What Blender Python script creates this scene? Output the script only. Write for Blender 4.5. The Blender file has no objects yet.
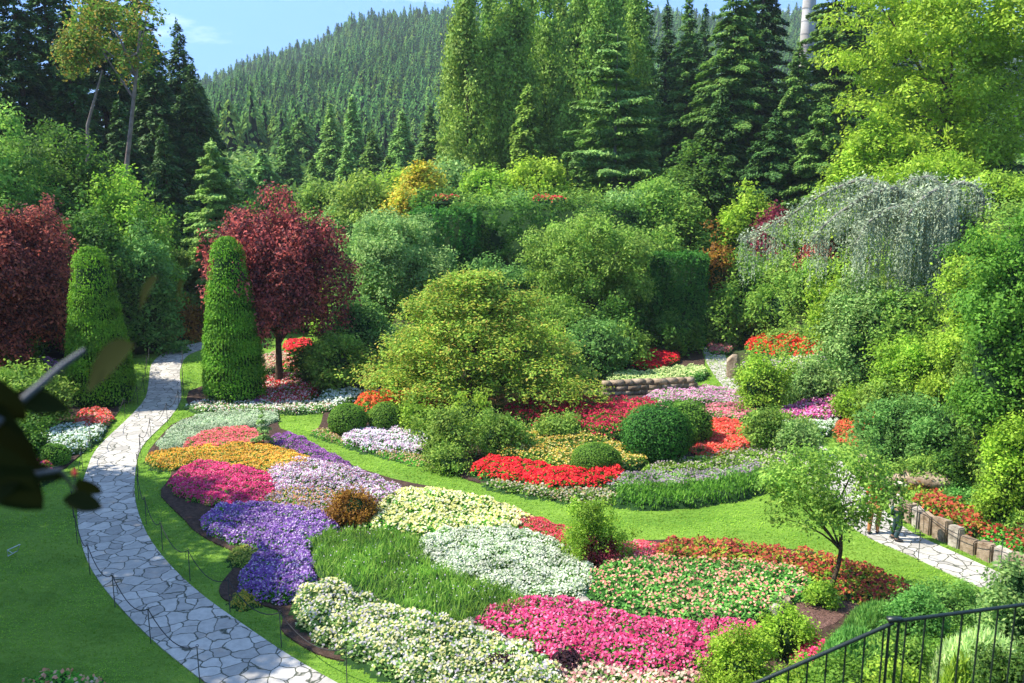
import bpy, math, random
import numpy as np
from mathutils import Vector

# ------------------------------------------------------------------ camera, world, sun, exposure
K = 887.0            # focal length in pixels
CAMH = 10.5
PITCH = math.radians(10.95)
sc = bpy.context.scene
cam_d = bpy.data.cameras.new('camera')
cam = bpy.data.objects.new('camera', cam_d)
sc.collection.objects.link(cam)
cam.location = (0, 0, CAMH)
cam.rotation_euler = (math.pi / 2 - PITCH, 0, 0)
cam_d.sensor_width = 36.0
cam_d.lens = 36.0 * K / 1024.0
cam_d.clip_start = 0.05
cam_d.clip_end = 6000
cam_d.dof.use_dof = True
cam_d.dof.focus_distance = 32.0
cam_d.dof.aperture_fstop = 4.2
sc.camera = cam

SUN_EL = math.radians(51)
SDX, SDY = -0.98, 0.07          # horizontal direction towards the sun (from the left, a little behind the scene)
n_ = math.hypot(SDX, SDY); SDX /= n_; SDY /= n_
world = bpy.data.worlds.new("World"); sc.world = world
world.use_nodes = True
wt = world.node_tree; wt.nodes.clear()
wo = wt.nodes.new('ShaderNodeOutputWorld')
bg = wt.nodes.new('ShaderNodeBackground')
sky = wt.nodes.new('ShaderNodeTexSky')
sky.sky_type = 'NISHITA'; sky.sun_disc = False
sky.sun_elevation = SUN_EL
sky.sun_rotation = math.atan2(SDX, SDY)
sky.air_density = 1.0; sky.dust_density = 0.2; sky.ozone_density = 3.5; sky.altitude = 100
tc = wt.nodes.new('ShaderNodeTexCoord')
mp = wt.nodes.new('ShaderNodeMapping'); mp.inputs['Scale'].default_value = (3.0, 3.0, 11.0)
nz = wt.nodes.new('ShaderNodeTexNoise'); nz.inputs['Scale'].default_value = 1.35; nz.inputs['Detail'].default_value = 7; nz.inputs['Roughness'].default_value = 0.6
rp = wt.nodes.new('ShaderNodeValToRGB'); rp.color_ramp.elements[0].position = 0.56; rp.color_ramp.elements[1].position = 0.82
wm = wt.nodes.new('ShaderNodeMixRGB'); wm.inputs[2].default_value = (5.6, 6.1, 6.8, 1)
L = wt.links.new
L(tc.outputs['Generated'], mp.inputs[0]); L(mp.outputs[0], nz.inputs['Vector']); L(nz.outputs[0], rp.inputs[0])
shs = wt.nodes.new('ShaderNodeHueSaturation'); shs.inputs['Saturation'].default_value = 1.05; shs.inputs['Value'].default_value = 1.0
sxz = wt.nodes.new('ShaderNodeSeparateXYZ'); mrz = wt.nodes.new('ShaderNodeMapRange'); mrz.inputs[1].default_value = .10; mrz.inputs[2].default_value = .42
L(tc.outputs['Generated'], sxz.inputs[0]); L(sxz.outputs['Z'], mrz.inputs[0])
deep = wt.nodes.new('ShaderNodeMixRGB'); deep.blend_type = 'MULTIPLY'; deep.inputs[0].default_value = 1; deep.inputs[2].default_value = (.17, .36, .72, 1)   # clear northern sky, deep blue down to the hills
hb = wt.nodes.new('ShaderNodeMixRGB')
L(rp.outputs[0], wm.inputs[0]); L(sky.outputs[0], shs.inputs['Color']); L(shs.outputs[0], deep.inputs[1]); L(mrz.outputs[0], hb.inputs[0]); L(deep.outputs[0], hb.inputs[1]); L(shs.outputs[0], hb.inputs[2]); L(hb.outputs[0], wm.inputs[1]); L(wm.outputs[0], bg.inputs[0]); L(bg.outputs[0], wo.inputs[0])
bg.inputs[1].default_value = 0.15
sun_d = bpy.data.lights.new('sun', 'SUN'); sun_d.energy = 4.1; sun_d.angle = math.radians(0.5); sun_d.color = (1.0, 0.93, 0.79)
sun = bpy.data.objects.new('sun', sun_d); sc.collection.objects.link(sun)
sun.rotation_euler = Vector((SDX * math.cos(SUN_EL), SDY * math.cos(SUN_EL), math.sin(SUN_EL))).to_track_quat('Z', 'Y').to_euler()
sc.view_settings.view_transform = 'Standard'; sc.view_settings.look = 'None'
sc.view_settings.exposure = 1.3; sc.view_settings.gamma = 1.0
sc.view_settings.use_curve_mapping = False
sc.cycles.max_bounces = 6; sc.cycles.transparent_max_bounces = 4
sc.cycles.diffuse_bounces = 4; sc.cycles.glossy_bounces = 1; sc.cycles.transmission_bounces = 3; sc.cycles.volume_bounces = 0
sc.cycles.caustics_reflective = False; sc.cycles.caustics_refractive = False

rng = np.random.default_rng(7)
random.seed(7)
COL = sc.collection

# ------------------------------------------------------------------ measuring helpers
CP, SP = math.cos(PITCH), math.sin(PITCH)
def ray(px, py):
    u = (px - 512) / K; v = (341.5 - py) / K
    return u, CP + v * SP, -SP + v * CP
def Gl(px, py, h=0.0):
    """ground point seen at a picture position, following the lie of the land"""
    a, b, c = ray(px, py); t = np.linspace(14, 75, 1500); z = CAMH + c * t; k = np.argmax(z < land(a * t, b * t) + h)
    k = k if k else len(t) - 1
    return np.array((a * t[k], b * t[k], z[k]))
def G(px, py, z=0.0):
    a, b, c = ray(px, py)
    t = (z - CAMH) / c
    return np.array((a * t, b * t, z))
def XY(px, py, Y):
    """world x and z of a picture point measured at distance Y"""
    a, b, c = ray(px, py); t = Y / b
    return a * t, CAMH + c * t
def sstep(t):
    t = np.clip(t, 0, 1); return t * t * (3 - 2 * t)

# ------------------------------------------------------------------ the lie of the land
def bank_edge(x):
    return np.interp(x, [-8, 0, 3, 5, 7, 14, 30], [10, 11, 13, 16.0, 18.6, 20.4, 21])
def land(x, y):
    x = np.asarray(x, float); y = np.asarray(y, float)
    z = np.zeros(np.broadcast(x, y).shape)
    # back: quarry wall with a plateau behind
    yb = np.interp(x, [-60, -22, -12, -7, 12, 20, 40], [55, 60, 62, 59, 60, 56, 50])
    wb = np.interp(x, [-60, -22, -9, -5, 10, 14, 60], [16, 18, 12, 2, 2, 12, 14])
    zb = np.interp(x, [-60, -22, -9, -5, 60], [8, 4.0, 5.5, 7.6, 8.5])
    z = np.maximum(z, zb * sstep((y - yb) / wb))
    # right flank
    xr = np.interp(y, [10, 20, 27, 33, 40, 48, 60, 80], [13.6, 13.8, 14.2, 14.2, 13.0, 13.0, 14.5, 15])
    wr = np.interp(y, [10, 24, 30, 36, 60], [3, 3, 6, 8, 10])
    z = np.maximum(z, 8.5 * sstep((x - xr) / wr))
    # left flank
    xl = np.interp(y, [0, 35, 50, 60, 75, 100], [-27, -29, -31, -27, -24, -24])
    z = np.maximum(z, 9.0 * sstep((xl - x) / 13))
    # mound the photographer stands on
    z = np.maximum(z, np.clip((bank_edge(x) - y) * np.interp(x, [-4, 3, 6], [.62, .5, .46]), 0, 9.0))
    # a gentle rise far off
    z = z + np.clip((y - 95) * 0.02, 0, 4)
    return z
def landz(x, y): return float(land(np.array([x]), np.array([y]))[0])

# ------------------------------------------------------------------ mesh helpers
class MB:
    def __init__(s): s.v = []; s.f = []; s.m = []; s.n = 0
    def quads(s, verts, faces, mat=0):
        s.v.append(np.asarray(verts, np.float32)); s.f.append(np.asarray(faces, np.int32) + s.n)
        s.m.append(np.full(len(faces), mat, np.int32)); s.n += len(verts); return s
    def cards(s, P, N, Ln, W, mat=0, T=None):
        """diamond leaf cards at P facing N, length Ln along T"""
        n = len(P)
        if n == 0: return s
        N = N / (np.linalg.norm(N, axis=1, keepdims=True) + 1e-9)
        if T is None: T = rng.normal(size=(n, 3))
        T = T - N * (T * N).sum(1, keepdims=True); T /= (np.linalg.norm(T, axis=1, keepdims=True) + 1e-9)
        B = np.cross(N, T)
        Ln = np.broadcast_to(np.asarray(Ln, float), (n,))[:, None] * .5; W = np.broadcast_to(np.asarray(W, float), (n,))[:, None] * .5
        k = rng.uniform(-.25, .25, (n, 1))
        V = np.stack([P - T * Ln, P + B * W + T * Ln * k, P + T * Ln, P - B * W + T * Ln * k], 1).reshape(-1, 3)
        F = np.arange(4 * n).reshape(n, 4)
        return s.quads(V, F, mat)
    def tube(s, pts, rad, sides=6, mat=0, cap=False):
        pts = np.asarray(pts, float); m = len(pts)
        rad = np.broadcast_to(np.asarray(rad, float), (m,))
        d = np.gradient(pts, axis=0); d /= (np.linalg.norm(d, axis=1, keepdims=True) + 1e-9)
        ref = np.where(np.abs(d[:, 2:3]) > .9, np.array([[1., 0, 0]]), np.array([[0, 0, 1.]]))
        a = np.cross(d, ref); a /= np.linalg.norm(a, axis=1, keepdims=True); b = np.cross(d, a)
        th = np.linspace(0, 2 * np.pi, sides, endpoint=False)
        V = (pts[:, None] + rad[:, None, None] * (a[:, None] * np.cos(th)[None, :, None] + b[:, None] * np.sin(th)[None, :, None])).reshape(-1, 3)
        i = np.arange(m - 1)[:, None] * sides; j = np.arange(sides)[None]; j2 = (j + 1) % sides
        F = np.stack([i + j, i + j2, i + sides + j2, i + sides + j], -1).reshape(-1, 4)
        s.quads(V, F, mat)
        if cap and sides == 4:
            s.quads(V[:4], [[3, 2, 1, 0]], mat); s.quads(V[-4:], [[0, 1, 2, 3]], mat)
        elif cap and sides == 8:
            for W_, fl in ((V[:8], 0), (V[-8:], 1)): s.quads(W_, [[0, 1, 2, 3], [0, 3, 4, 7], [4, 5, 6, 7]], mat)
        return s
    def box(s, c, d, mat=0, rot=0.0):
        c = np.asarray(c, float); hx, hy, hz = [q / 2 for q in d]
        V = np.array([[x, y, z] for x in (-hx, hx) for y in (-hy, hy) for z in (-hz, hz)])
        cr, sr = math.cos(rot), math.sin(rot)
        V = np.stack([V[:, 0] * cr - V[:, 1] * sr, V[:, 0] * sr + V[:, 1] * cr, V[:, 2]], 1) + c
        return s.quads(V, [[0, 1, 3, 2], [4, 6, 7, 5], [0, 4, 5, 1], [2, 3, 7, 6], [0, 2, 6, 4], [1, 5, 7, 3]], mat)
    def ellipsoid(s, c, r, mat=0, nu=12, nv=7, jit=0.0):
        th = np.linspace(0, 2 * np.pi, nu, endpoint=False); ph = np.linspace(-np.pi / 2, np.pi / 2, nv)
        ph[0] += .02; ph[-1] -= .02
        rr = 1 + (rng.uniform(-jit, jit, (nv, nu)) if jit else 0)
        V = np.stack([np.cos(ph)[:, None] * np.cos(th)[None] * rr, np.cos(ph)[:, None] * np.sin(th)[None] * rr, np.sin(ph)[:, None] * rr * np.ones((1, nu))], -1).reshape(-1, 3)
        V = V * np.asarray(r, float) + np.asarray(c, float)
        i = np.arange(nv - 1)[:, None] * nu; j = np.arange(nu)[None]; j2 = (j + 1) % nu
        return s.quads(V, np.stack([i + j, i + j2, i + nu + j2, i + nu + j], -1).reshape(-1, 4), mat)
    def mesh(s, name, mats, smooth=False):
        V = np.concatenate(s.v); F = np.concatenate(s.f); Mi = np.concatenate(s.m)
        me = bpy.data.meshes.new(name)
        me.vertices.add(len(V)); me.vertices.foreach_set('co', V.astype(np.float32).ravel())
        me.loops.add(F.size); me.loops.foreach_set('vertex_index', F.ravel())
        me.polygons.add(len(F)); me.polygons.foreach_set('loop_start', np.arange(len(F), dtype=np.int32) * 4)
        me.polygons.foreach_set('loop_total', np.full(len(F), 4, np.int32))
        for m_ in mats: me.materials.append(m_)
        me.polygons.foreach_set('material_index', Mi)
        if smooth: me.polygons.foreach_set('use_smooth', np.ones(len(F), bool))
        me.update(calc_edges=True)
        return me
    def obj(s, name, mats, parent=None, smooth=False):
        if not isinstance(mats, (list, tuple)): mats = [mats]
        o = bpy.data.objects.new(name, s.mesh(name, mats, smooth)); COL.objects.link(o)
        if parent is not None: o.parent = parent
        return o

def tag(o, label=None, cat=None, group=None, kind=None):
    if label: o['label'] = label
    if cat: o['category'] = cat
    if group: o['group'] = group
    if kind: o['kind'] = kind
    return o
def empty(name, loc, label, cat, group=None, rz=0.0):
    o = bpy.data.objects.new(name, None); COL.objects.link(o); o.location = loc; o.rotation_euler = (0, 0, rz)
    o.empty_display_size = .2
    return tag(o, label, cat, group)
def copy_thing(o, loc, rz=0.0, scale=None, label=None):
    c = o.copy(); COL.objects.link(c); c.location = loc; c.rotation_euler = (0, 0, rz)
    if scale is not None: c.scale = scale
    if label: c['label'] = label
    for ch in list(o.children):
        d = ch.copy(); COL.objects.link(d); d.parent = c
        for g in list(ch.children):
            e = g.copy(); COL.objects.link(e); e.parent = d
    return c

# ------------------------------------------------------------------ materials
def nodes(name):
    m = bpy.data.materials.new(name); m.use_nodes = True; t = m.node_tree; t.nodes.clear()
    o = t.nodes.new('ShaderNodeOutputMaterial'); return m, t, o
def N(t, kind, **kw):
    n = t.nodes.new(kind)
    for k, v in kw.items():
        if k in n.inputs: n.inputs[k].default_value = v
        else: setattr(n, k, v)
    return n
def leafmat(name, cols, trans=.46, rough=.65, clump=.35, clump_scale=.9, constant=False, spec=.22, gain=2.05):
    """cols: list of rgb spread over the leaves at random"""
    m, t, o = nodes(name)
    g = N(t, 'ShaderNodeNewGeometry'); r = N(t, 'ShaderNodeValToRGB')
    e = r.color_ramp.elements
    k = len(cols)
    if constant: r.color_ramp.interpolation = 'CONSTANT'
    pos = [i / k for i in range(k)] if constant else [i / max(1, k - 1) for i in range(k)]
    while len(e) < k: e.new(0.5)
    for i, c in enumerate(cols): e[i].position = pos[i]; e[i].color = (*[min(.9, q * gain) for q in c], 1)
    t.links.new(g.outputs['Random Per Island'], r.inputs[0])
    tcn = N(t, 'ShaderNodeTexCoord'); nzn = N(t, 'ShaderNodeTexNoise', Scale=clump_scale, Detail=2.0)
    t.links.new(tcn.outputs['Object'], nzn.inputs['Vector'])
    oi = N(t, 'ShaderNodeObjectInfo')
    mr = N(t, 'ShaderNodeMapRange'); mr.inputs[1].default_value = .3; mr.inputs[2].default_value = .7
    mr.inputs[3].default_value = 1 - clump; mr.inputs[4].default_value = 1 + clump
    t.links.new(nzn.outputs[0], mr.inputs[0])
    hs = N(t, 'ShaderNodeHueSaturation')
    mh = N(t, 'ShaderNodeMapRange'); mh.inputs[3].default_value = .49; mh.inputs[4].default_value = .51
    t.links.new(oi.outputs['Random'], mh.inputs[0]); t.links.new(mh.outputs[0], hs.inputs['Hue'])
    t.links.new(mr.outputs[0], hs.inputs['Value']); t.links.new(r.outputs[0], hs.inputs['Color'])
    p = N(t, 'ShaderNodeBsdfPrincipled', Roughness=rough)
    p.inputs['Specular IOR Level'].default_value = spec
    t.links.new(hs.outputs[0], p.inputs['Base Color'])
    tr = N(t, 'ShaderNodeBsdfTranslucent'); mx = N(t, 'ShaderNodeMixShader'); mx.inputs[0].default_value = trans
    t.links.new(hs.outputs[0], tr.inputs[0]); t.links.new(p.outputs[0], mx.inputs[1]); t.links.new(tr.outputs[0], mx.inputs[2])
    t.links.new(mx.outputs[0], o.inputs[0])
    return m
def surfmat(name, c1, c2, scale=3.0, rough=.8, detail=6, bump=.2, bscale=None, third=None, spec=.3, coord='Object', lo=.35, hi=.65, metal=0.0):
    m, t, o = nodes(name)
    tcn = N(t, 'ShaderNodeTexCoord'); nzn = N(t, 'ShaderNodeTexNoise', Scale=scale, Detail=float(detail), Roughness=.6)
    t.links.new(tcn.outputs[coord], nzn.inputs['Vector'])
    r = N(t, 'ShaderNodeValToRGB'); r.color_ramp.elements[0].position = lo; r.color_ramp.elements[1].position = hi
    r.color_ramp.elements[0].color = (*c1, 1); r.color_ramp.elements[1].color = (*c2, 1)
    t.links.new(nzn.outputs[0], r.inputs[0])
    src = r.outputs[0]
    if third:
        n2 = N(t, 'ShaderNodeTexNoise', Scale=scale * .17, Detail=4.0); t.links.new(tcn.outputs[coord], n2.inputs['Vector'])
        r2 = N(t, 'ShaderNodeValToRGB'); r2.color_ramp.elements[0].position = .45; r2.color_ramp.elements[1].position = .65
        t.links.new(n2.outputs[0], r2.inputs[0])
        mx = N(t, 'ShaderNodeMixRGB'); mx.inputs[2].default_value = (*third, 1); t.links.new(r2.outputs[0], mx.inputs[0]); t.links.new(src, mx.inputs[1]); src = mx.outputs[0]
    p = N(t, 'ShaderNodeBsdfPrincipled', Roughness=rough); p.inputs['Specular IOR Level'].default_value = spec; p.inputs['Metallic'].default_value = metal
    t.links.new(src, p.inputs['Base Color'])
    if bump:
        n3 = N(t, 'ShaderNodeTexNoise', Scale=bscale or scale * 4, Detail=4.0); t.links.new(tcn.outputs[coord], n3.inputs['Vector'])
        b = N(t, 'ShaderNodeBump', Strength=bump); b.inputs['Distance'].default_value = .05
        t.links.new(n3.outputs[0], b.inputs['Height']); t.links.new(b.outputs[0], p.inputs['Normal'])
    t.links.new(p.outputs[0], o.inputs[0])
    return m

M = {}
LM = lambda k, *c, **kw: M.__setitem__(k, leafmat(k.replace('_', ' ') + ' leaves', list(c), **kw))
LM('mid', (.055, .125, .018), (.115, .205, .03), (.19, .275, .045))
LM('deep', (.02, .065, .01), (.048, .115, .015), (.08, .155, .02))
LM('bluegreen', (.04, .105, .022), (.08, .17, .035), (.14, .24, .06))
LM('dusty', (.07, .15, .04), (.13, .23, .06), (.22, .31, .10))
LM('olive', (.07, .13, .02), (.13, .21, .03), (.21, .27, .05))
LM('lime', (.09, .18, .016), (.155, .26, .024), (.23, .32, .035), trans=.45)
LM('yellowgreen', (.10, .185, .014), (.165, .26, .02), (.235, .32, .034), trans=.42)
LM('topiary', (.04, .13, .008), (.08, .2, .014), (.13, .26, .02), clump=.25)
LM('ballgreen', (.045, .115, .012), (.075, .165, .018), (.12, .22, .025), clump=.15)
LM('yew', (.016, .07, .01), (.034, .11, .014), (.06, .155, .02), clump=.25)
LM('maple', (.06, .14, .014), (.10, .2, .022), (.17, .265, .032), (.24, .3, .04), (.26, .19, .035), clump=.3, trans=.42)
LM('gold', (.14, .2, .02), (.26, .27, .025), (.36, .22, .025), trans=.4)
LM('purple', (.035, .012, .014), (.07, .02, .02), (.33, .085, .06), (.15, .06, .035), trans=.4, clump=.45)
LM('crimsonleaf', (.07, .008, .02), (.14, .015, .035), (.11, .04, .02), trans=.4)
LM('conifer_dark', (.014, .045, .011), (.03, .075, .015), (.055, .11, .022), trans=.2, clump=.3)
LM('conifer_mid', (.035, .09, .018), (.07, .145, .026), (.13, .2, .04), trans=.35, clump=.35)
LM('conifer_pale', (.07, .15, .035), (.13, .23, .05), (.2, .3, .07), trans=.35)
LM('poplar', (.065, .13, .018), (.12, .2, .028), (.18, .26, .045), trans=.35, clump=.35)
LM('cedar_green', (.045, .11, .022), (.085, .165, .035), (.14, .22, .05), trans=.25)
LM('weeping', (.10, .135, .08), (.16, .2, .125), (.23, .265, .18), trans=.2, clump=.3)
LM('darkplum', (.012, .008, .014), (.03, .012, .02), (.05, .02, .02))
LM('hill_pale', (.05, .095, .02), (.08, .13, .026), (.12, .17, .035), trans=.25, clump=.5, clump_scale=.05, spec=.0)
LM('hill_fir', (.035, .085, .022), (.055, .115, .028), (.085, .15, .036), trans=.25, clump=.5, clump_scale=.05, spec=.0)
LM('madrone', (.04, .11, .012), (.09, .17, .02), (.25, .16, .03), clump=.4)
LM('blade', (.05, .13, .015), (.10, .2, .025), (.18, .27, .05))
LM('juniper', (.045, .13, .025), (.08, .19, .035), (.13, .25, .05))
LM('paleblade', (.16, .27, .08), (.28, .37, .13), (.38, .42, .2))
LM('bronze', (.09, .04, .012), (.17, .08, .015), (.25, .14, .02))
LM('coleus', (.09, .22, .02), (.2, .32, .03), (.30, .05, .03), (.12, .25, .02), (.35, .12, .05))
LM('bedgreen', (.04, .15, .015), (.09, .25, .03), (.15, .32, .05))
LM('rosegreen', (.06, .17, .03), (.10, .24, .045), (.17, .3, .07))
LM('silver', (.12, .19, .10), (.19, .26, .15), (.28, .33, .24))
LM('turf', (.085, .175, .012), (.135, .225, .02), (.18, .26, .03), clump=.4, clump_scale=.5)
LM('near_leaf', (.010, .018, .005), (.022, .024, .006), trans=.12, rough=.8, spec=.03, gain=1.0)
M['bark'] = surfmat('rough brown bark', (.05, .032, .02), (.13, .09, .06), 6, .9, bump=.5)
M['greybark'] = surfmat('grey bark', (.12, .11, .1), (.28, .26, .24), 5, .9, bump=.5)
M['madbark'] = surfmat('smooth orange grey bark', (.14, .10, .08), (.27, .21, .17), 2, .6, bump=.2)
M['core'] = surfmat('shade dark foliage filler', (.008, .035, .006), (.02, .06, .012), 6, 1, bump=0)  # solid filler inside foliage; its dark colour stands in for shade between leaves
M['soil'] = surfmat('dark garden soil', (.03, .017, .012), (.085, .05, .035), 9, .95, bump=.8, bscale=25)
M['mulch'] = surfmat('bark mulch', (.06, .03, .025), (.2, .11, .09), 14, .9, bump=1, bscale=30)
M['ground'] = surfmat('undergrowth ground', (.025, .05, .012), (.05, .09, .02), 1.2, .95, third=(.05, .035, .02), bump=.6, bscale=5)
M['hill'] = surfmat('forest floor', (.012, .03, .012), (.025, .05, .015), .05, .95, bump=0)
M['rock'] = surfmat('grey garden stone', (.2, .17, .14), (.5, .45, .38), 4, .85, bump=.6, bscale=12)
M['wallstone'] = surfmat('brown fieldstone', (.16, .11, .07), (.42, .33, .24), 3, .85, bump=.6, bscale=12)
M['iron'] = surfmat('dark green painted iron', (.008, .016, .013), (.014, .026, .02), 20, .38, bump=.05, spec=.5)
M['steel'] = surfmat('dull dark steel', (.03, .035, .04), (.07, .075, .08), 20, .45, bump=0, spec=.5)
M['chain'] = surfmat('black rope', (.02, .02, .022), (.05, .05, .055), 30, .8, bump=0)
M['concrete'] = surfmat('weathered pale concrete', (.42, .39, .36), (.62, .6, .57), .9, .85, bump=.2, third=(.3, .27, .24))
M['white'] = surfmat('white painted metal', (.55, .6, .65), (.7, .74, .78), 8, .5, bump=0)

# lawn: fine mottled green with faint mowing bands
def lawnmat():
    m, t, o = nodes('mown lawn')
    tcn = N(t, 'ShaderNodeTexCoord')
    a = N(t, 'ShaderNodeTexNoise', Scale=2.2, Detail=8.0, Roughness=.7); b = N(t, 'ShaderNodeTexNoise', Scale=.22, Detail=3.0)
    c = N(t, 'ShaderNodeTexNoise', Scale=22.0, Detail=5.0, Roughness=.75)
    mpn = N(t, 'ShaderNodeMapping'); mpn.inputs['Scale'].default_value = (1, 2.2, 1)
    t.links.new(tcn.outputs['Object'], mpn.inputs[0])
    for q in (a, b, c): t.links.new(mpn.outputs[0], q.inputs['Vector'])
    add = N(t, 'ShaderNodeMath', operation='ADD'); t.links.new(a.outputs[0], add.inputs[0]); t.links.new(c.outputs[0], add.inputs[1])
    ad2 = N(t, 'ShaderNodeMath', operation='MULTIPLY_ADD'); t.links.new(add.outputs[0], ad2.inputs[0]); ad2.inputs[1].default_value = .5
    s2 = N(t, 'ShaderNodeMath', operation='MULTIPLY_ADD'); t.links.new(b.outputs[0], s2.inputs[0]); s2.inputs[1].default_value = .5; s2.inputs[2].default_value = -.25
    t.links.new(s2.outputs[0], ad2.inputs[2])
    r = N(t, 'ShaderNodeValToRGB'); e = r.color_ramp.elements
    e[0].position = .38; e[0].color = (.085, .20, .018, 1); e[1].position = .6; e[1].color = (.2, .34, .045, 1)
    t.links.new(ad2.outputs[0], r.inputs[0])
    p = N(t, 'ShaderNodeBsdfPrincipled', Roughness=.85); p.inputs['Specular IOR Level'].default_value = .15
    t.links.new(r.outputs[0], p.inputs['Base Color'])
    bp = N(t, 'ShaderNodeBump', Strength=.7); bp.inputs['Distance'].default_value = .04; t.links.new(c.outputs[0], bp.inputs['Height']); t.links.new(bp.outputs[0], p.inputs['Normal'])
    t.links.new(p.outputs[0], o.inputs[0]); return m
M['lawn'] = lawnmat()
def pavemat():
    m, t, o = nodes('crazy paving')
    tcn = N(t, 'ShaderNodeTexCoord')
    w = N(t, 'ShaderNodeTexNoise', Scale=1.6, Detail=4.0); t.links.new(tcn.outputs['Object'], w.inputs['Vector'])
    mixv = N(t, 'ShaderNodeMixRGB'); mixv.inputs[0].default_value = .3; t.links.new(tcn.outputs['Object'], mixv.inputs[1]); t.links.new(w.outputs['Color'], mixv.inputs[2])
    vo = N(t, 'ShaderNodeTexVoronoi', Scale=3.2, feature='DISTANCE_TO_EDGE'); vc = N(t, 'ShaderNodeTexVoronoi', Scale=3.2)
    t.links.new(mixv.outputs[0], vo.inputs['Vector']); t.links.new(mixv.outputs[0], vc.inputs['Vector'])
    r = N(t, 'ShaderNodeValToRGB'); r.color_ramp.elements[0].position = .01; r.color_ramp.elements[1].position = .042
    t.links.new(vo.outputs['Distance'], r.inputs[0])
    hs = N(t, 'ShaderNodeSeparateColor'); t.links.new(vc.outputs['Color'], hs.inputs[0])
    r2 = N(t, 'ShaderNodeValToRGB'); r2.color_ramp.elements[0].color = (.33, .31, .28, 1); r2.color_ramp.elements[1].color = (.54, .51, .46, 1)
    t.links.new(hs.outputs[0], r2.inputs[0])
    n2 = N(t, 'ShaderNodeTexNoise', Scale=5.0, Detail=7.0, Roughness=.7); t.links.new(tcn.outputs['Object'], n2.inputs['Vector'])
    mu = N(t, 'ShaderNodeMixRGB', blend_type='OVERLAY'); mu.inputs[0].default_value = .5; t.links.new(r2.outputs[0], mu.inputs[1]); t.links.new(n2.outputs[0], mu.inputs[2])
    mx = N(t, 'ShaderNodeMixRGB'); mx.inputs[1].default_value = (.05, .06, .035, 1); t.links.new(r.outputs[0], mx.inputs[0]); t.links.new(mu.outputs[0], mx.inputs[2])
    p = N(t, 'ShaderNodeBsdfPrincipled', Roughness=.75); t.links.new(mx.outputs[0], p.inputs['Base Color'])
    bp = N(t, 'ShaderNodeBump', Strength=.6); bp.inputs['Distance'].default_value = .02; t.links.new(r.outputs[0], bp.inputs['Height']); t.links.new(bp.outputs[0], p.inputs['Normal'])
    t.links.new(p.outputs[0], o.inputs[0]); return m
M['paving'] = pavemat()
# ------------------------------------------------------------------ foliage builders (all work in local space, base at z = 0)
def unit(n, zmin=-1.0):
    d = rng.normal(size=(int(n * 2.6) + 20, 3)); d /= np.linalg.norm(d, axis=1, keepdims=True)
    d = d[d[:, 2] > zmin]
    while len(d) < n: d = np.concatenate([d, d])
    return d[:n]
UP = np.array([0, 0, 1.0])
def leafy(mb, C, R, leaf, cover=1.0, mat=0, up=.45, lower=-.45, asp=.55, inner=.62, jit=.55, cap=70000, tuftn=11):
    """leaf cards on and just under the surface of flattened clumps"""
    C = np.asarray(C, float); R = np.asarray(R, float)
    if R.ndim == 1: R = np.repeat(R[:, None], 3, 1)
    area = 4 * np.pi * (R[:, 0] * R[:, 1] + R[:, 0] * R[:, 2] + R[:, 1] * R[:, 2]) / 3 * (1 - lower) / 2
    cnt = np.maximum(6, area * cover / (leaf * leaf * asp * .5)).astype(int)
    if cnt.sum() > cap: cnt = np.maximum(4, cnt * cap / cnt.sum()).astype(int)
    idx = np.repeat(np.arange(len(C)), cnt); n = len(idx)
    # leaves sit in small tufts, so that gaps of shade open between them
    m = max(4, n // tuftn); sub = np.sort(rng.integers(0, n, m)); sc_ = idx[sub]
    ds = unit(m, lower); rng.shuffle(ds)
    us = rng.uniform(inner, 1.08, m) ** .6 + np.abs(rng.normal(0, .06, m))
    q = rng.integers(0, m, n); idx = sc_[q]; d = ds[q]
    P = C[idx] + d * R[idx] * us[q][:, None] + rng.normal(0, leaf * 1.0, (n, 3))
    Nn = d / R[idx] * R[idx].mean(1, keepdims=True) + UP * up + (rng.normal(size=(m, 3)) * .45)[q] + rng.normal(size=(n, 3)) * jit * .8
    s = rng.uniform(.65, 1.3, n) * leaf
    return mb.cards(P, Nn, s, s * asp, mat)

def clumps_ellipsoid(rx, ry, rz, rc, zmin=-.35, fill=.85, over=1.0):
    """clump centres spread over an ellipsoid of radii rx, ry, rz about the origin"""
    n = int(over * 2.6 * (rx * ry + rx * rz + ry * rz) / 3 / (rc * rc) * (1 - zmin) / 2 * 1.6) + 4
    d = unit(n, zmin)
    k = np.clip(rng.normal(fill, .08, n), .3, 1.0)[:, None]
    ni = max(2, n // 3); di = unit(ni, zmin); ki = rng.uniform(.3, .7, ni)[:, None]
    D = np.concatenate([d * k, di * ki])
    C = D * np.array([rx - rc * .6, ry - rc * .6, rz - rc * .6])
    return C, rc * rng.uniform(.6, 1.35, len(C))

def limb_tubes(mb, base_h, tips, r0, mat=0, sag=.15, sides=5):
    for tp in tips:
        tp = np.asarray(tp, float); b = np.array([rng.normal(0, r0 * .3), rng.normal(0, r0 * .3), base_h * rng.uniform(.75, 1.05)])
        mid = (b + tp) / 2 + np.array([0, 0, sag * np.linalg.norm(tp - b)]) + rng.normal(size=3) * .06 * np.linalg.norm(tp - b)
        t = np.linspace(0, 1, 7)[:, None]
        P = (1 - t) ** 2 * b + 2 * t * (1 - t) * mid + t * t * tp
        mb.tube(P, np.linspace(r0 * .55, r0 * .12, 7), sides, mat)

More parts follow.
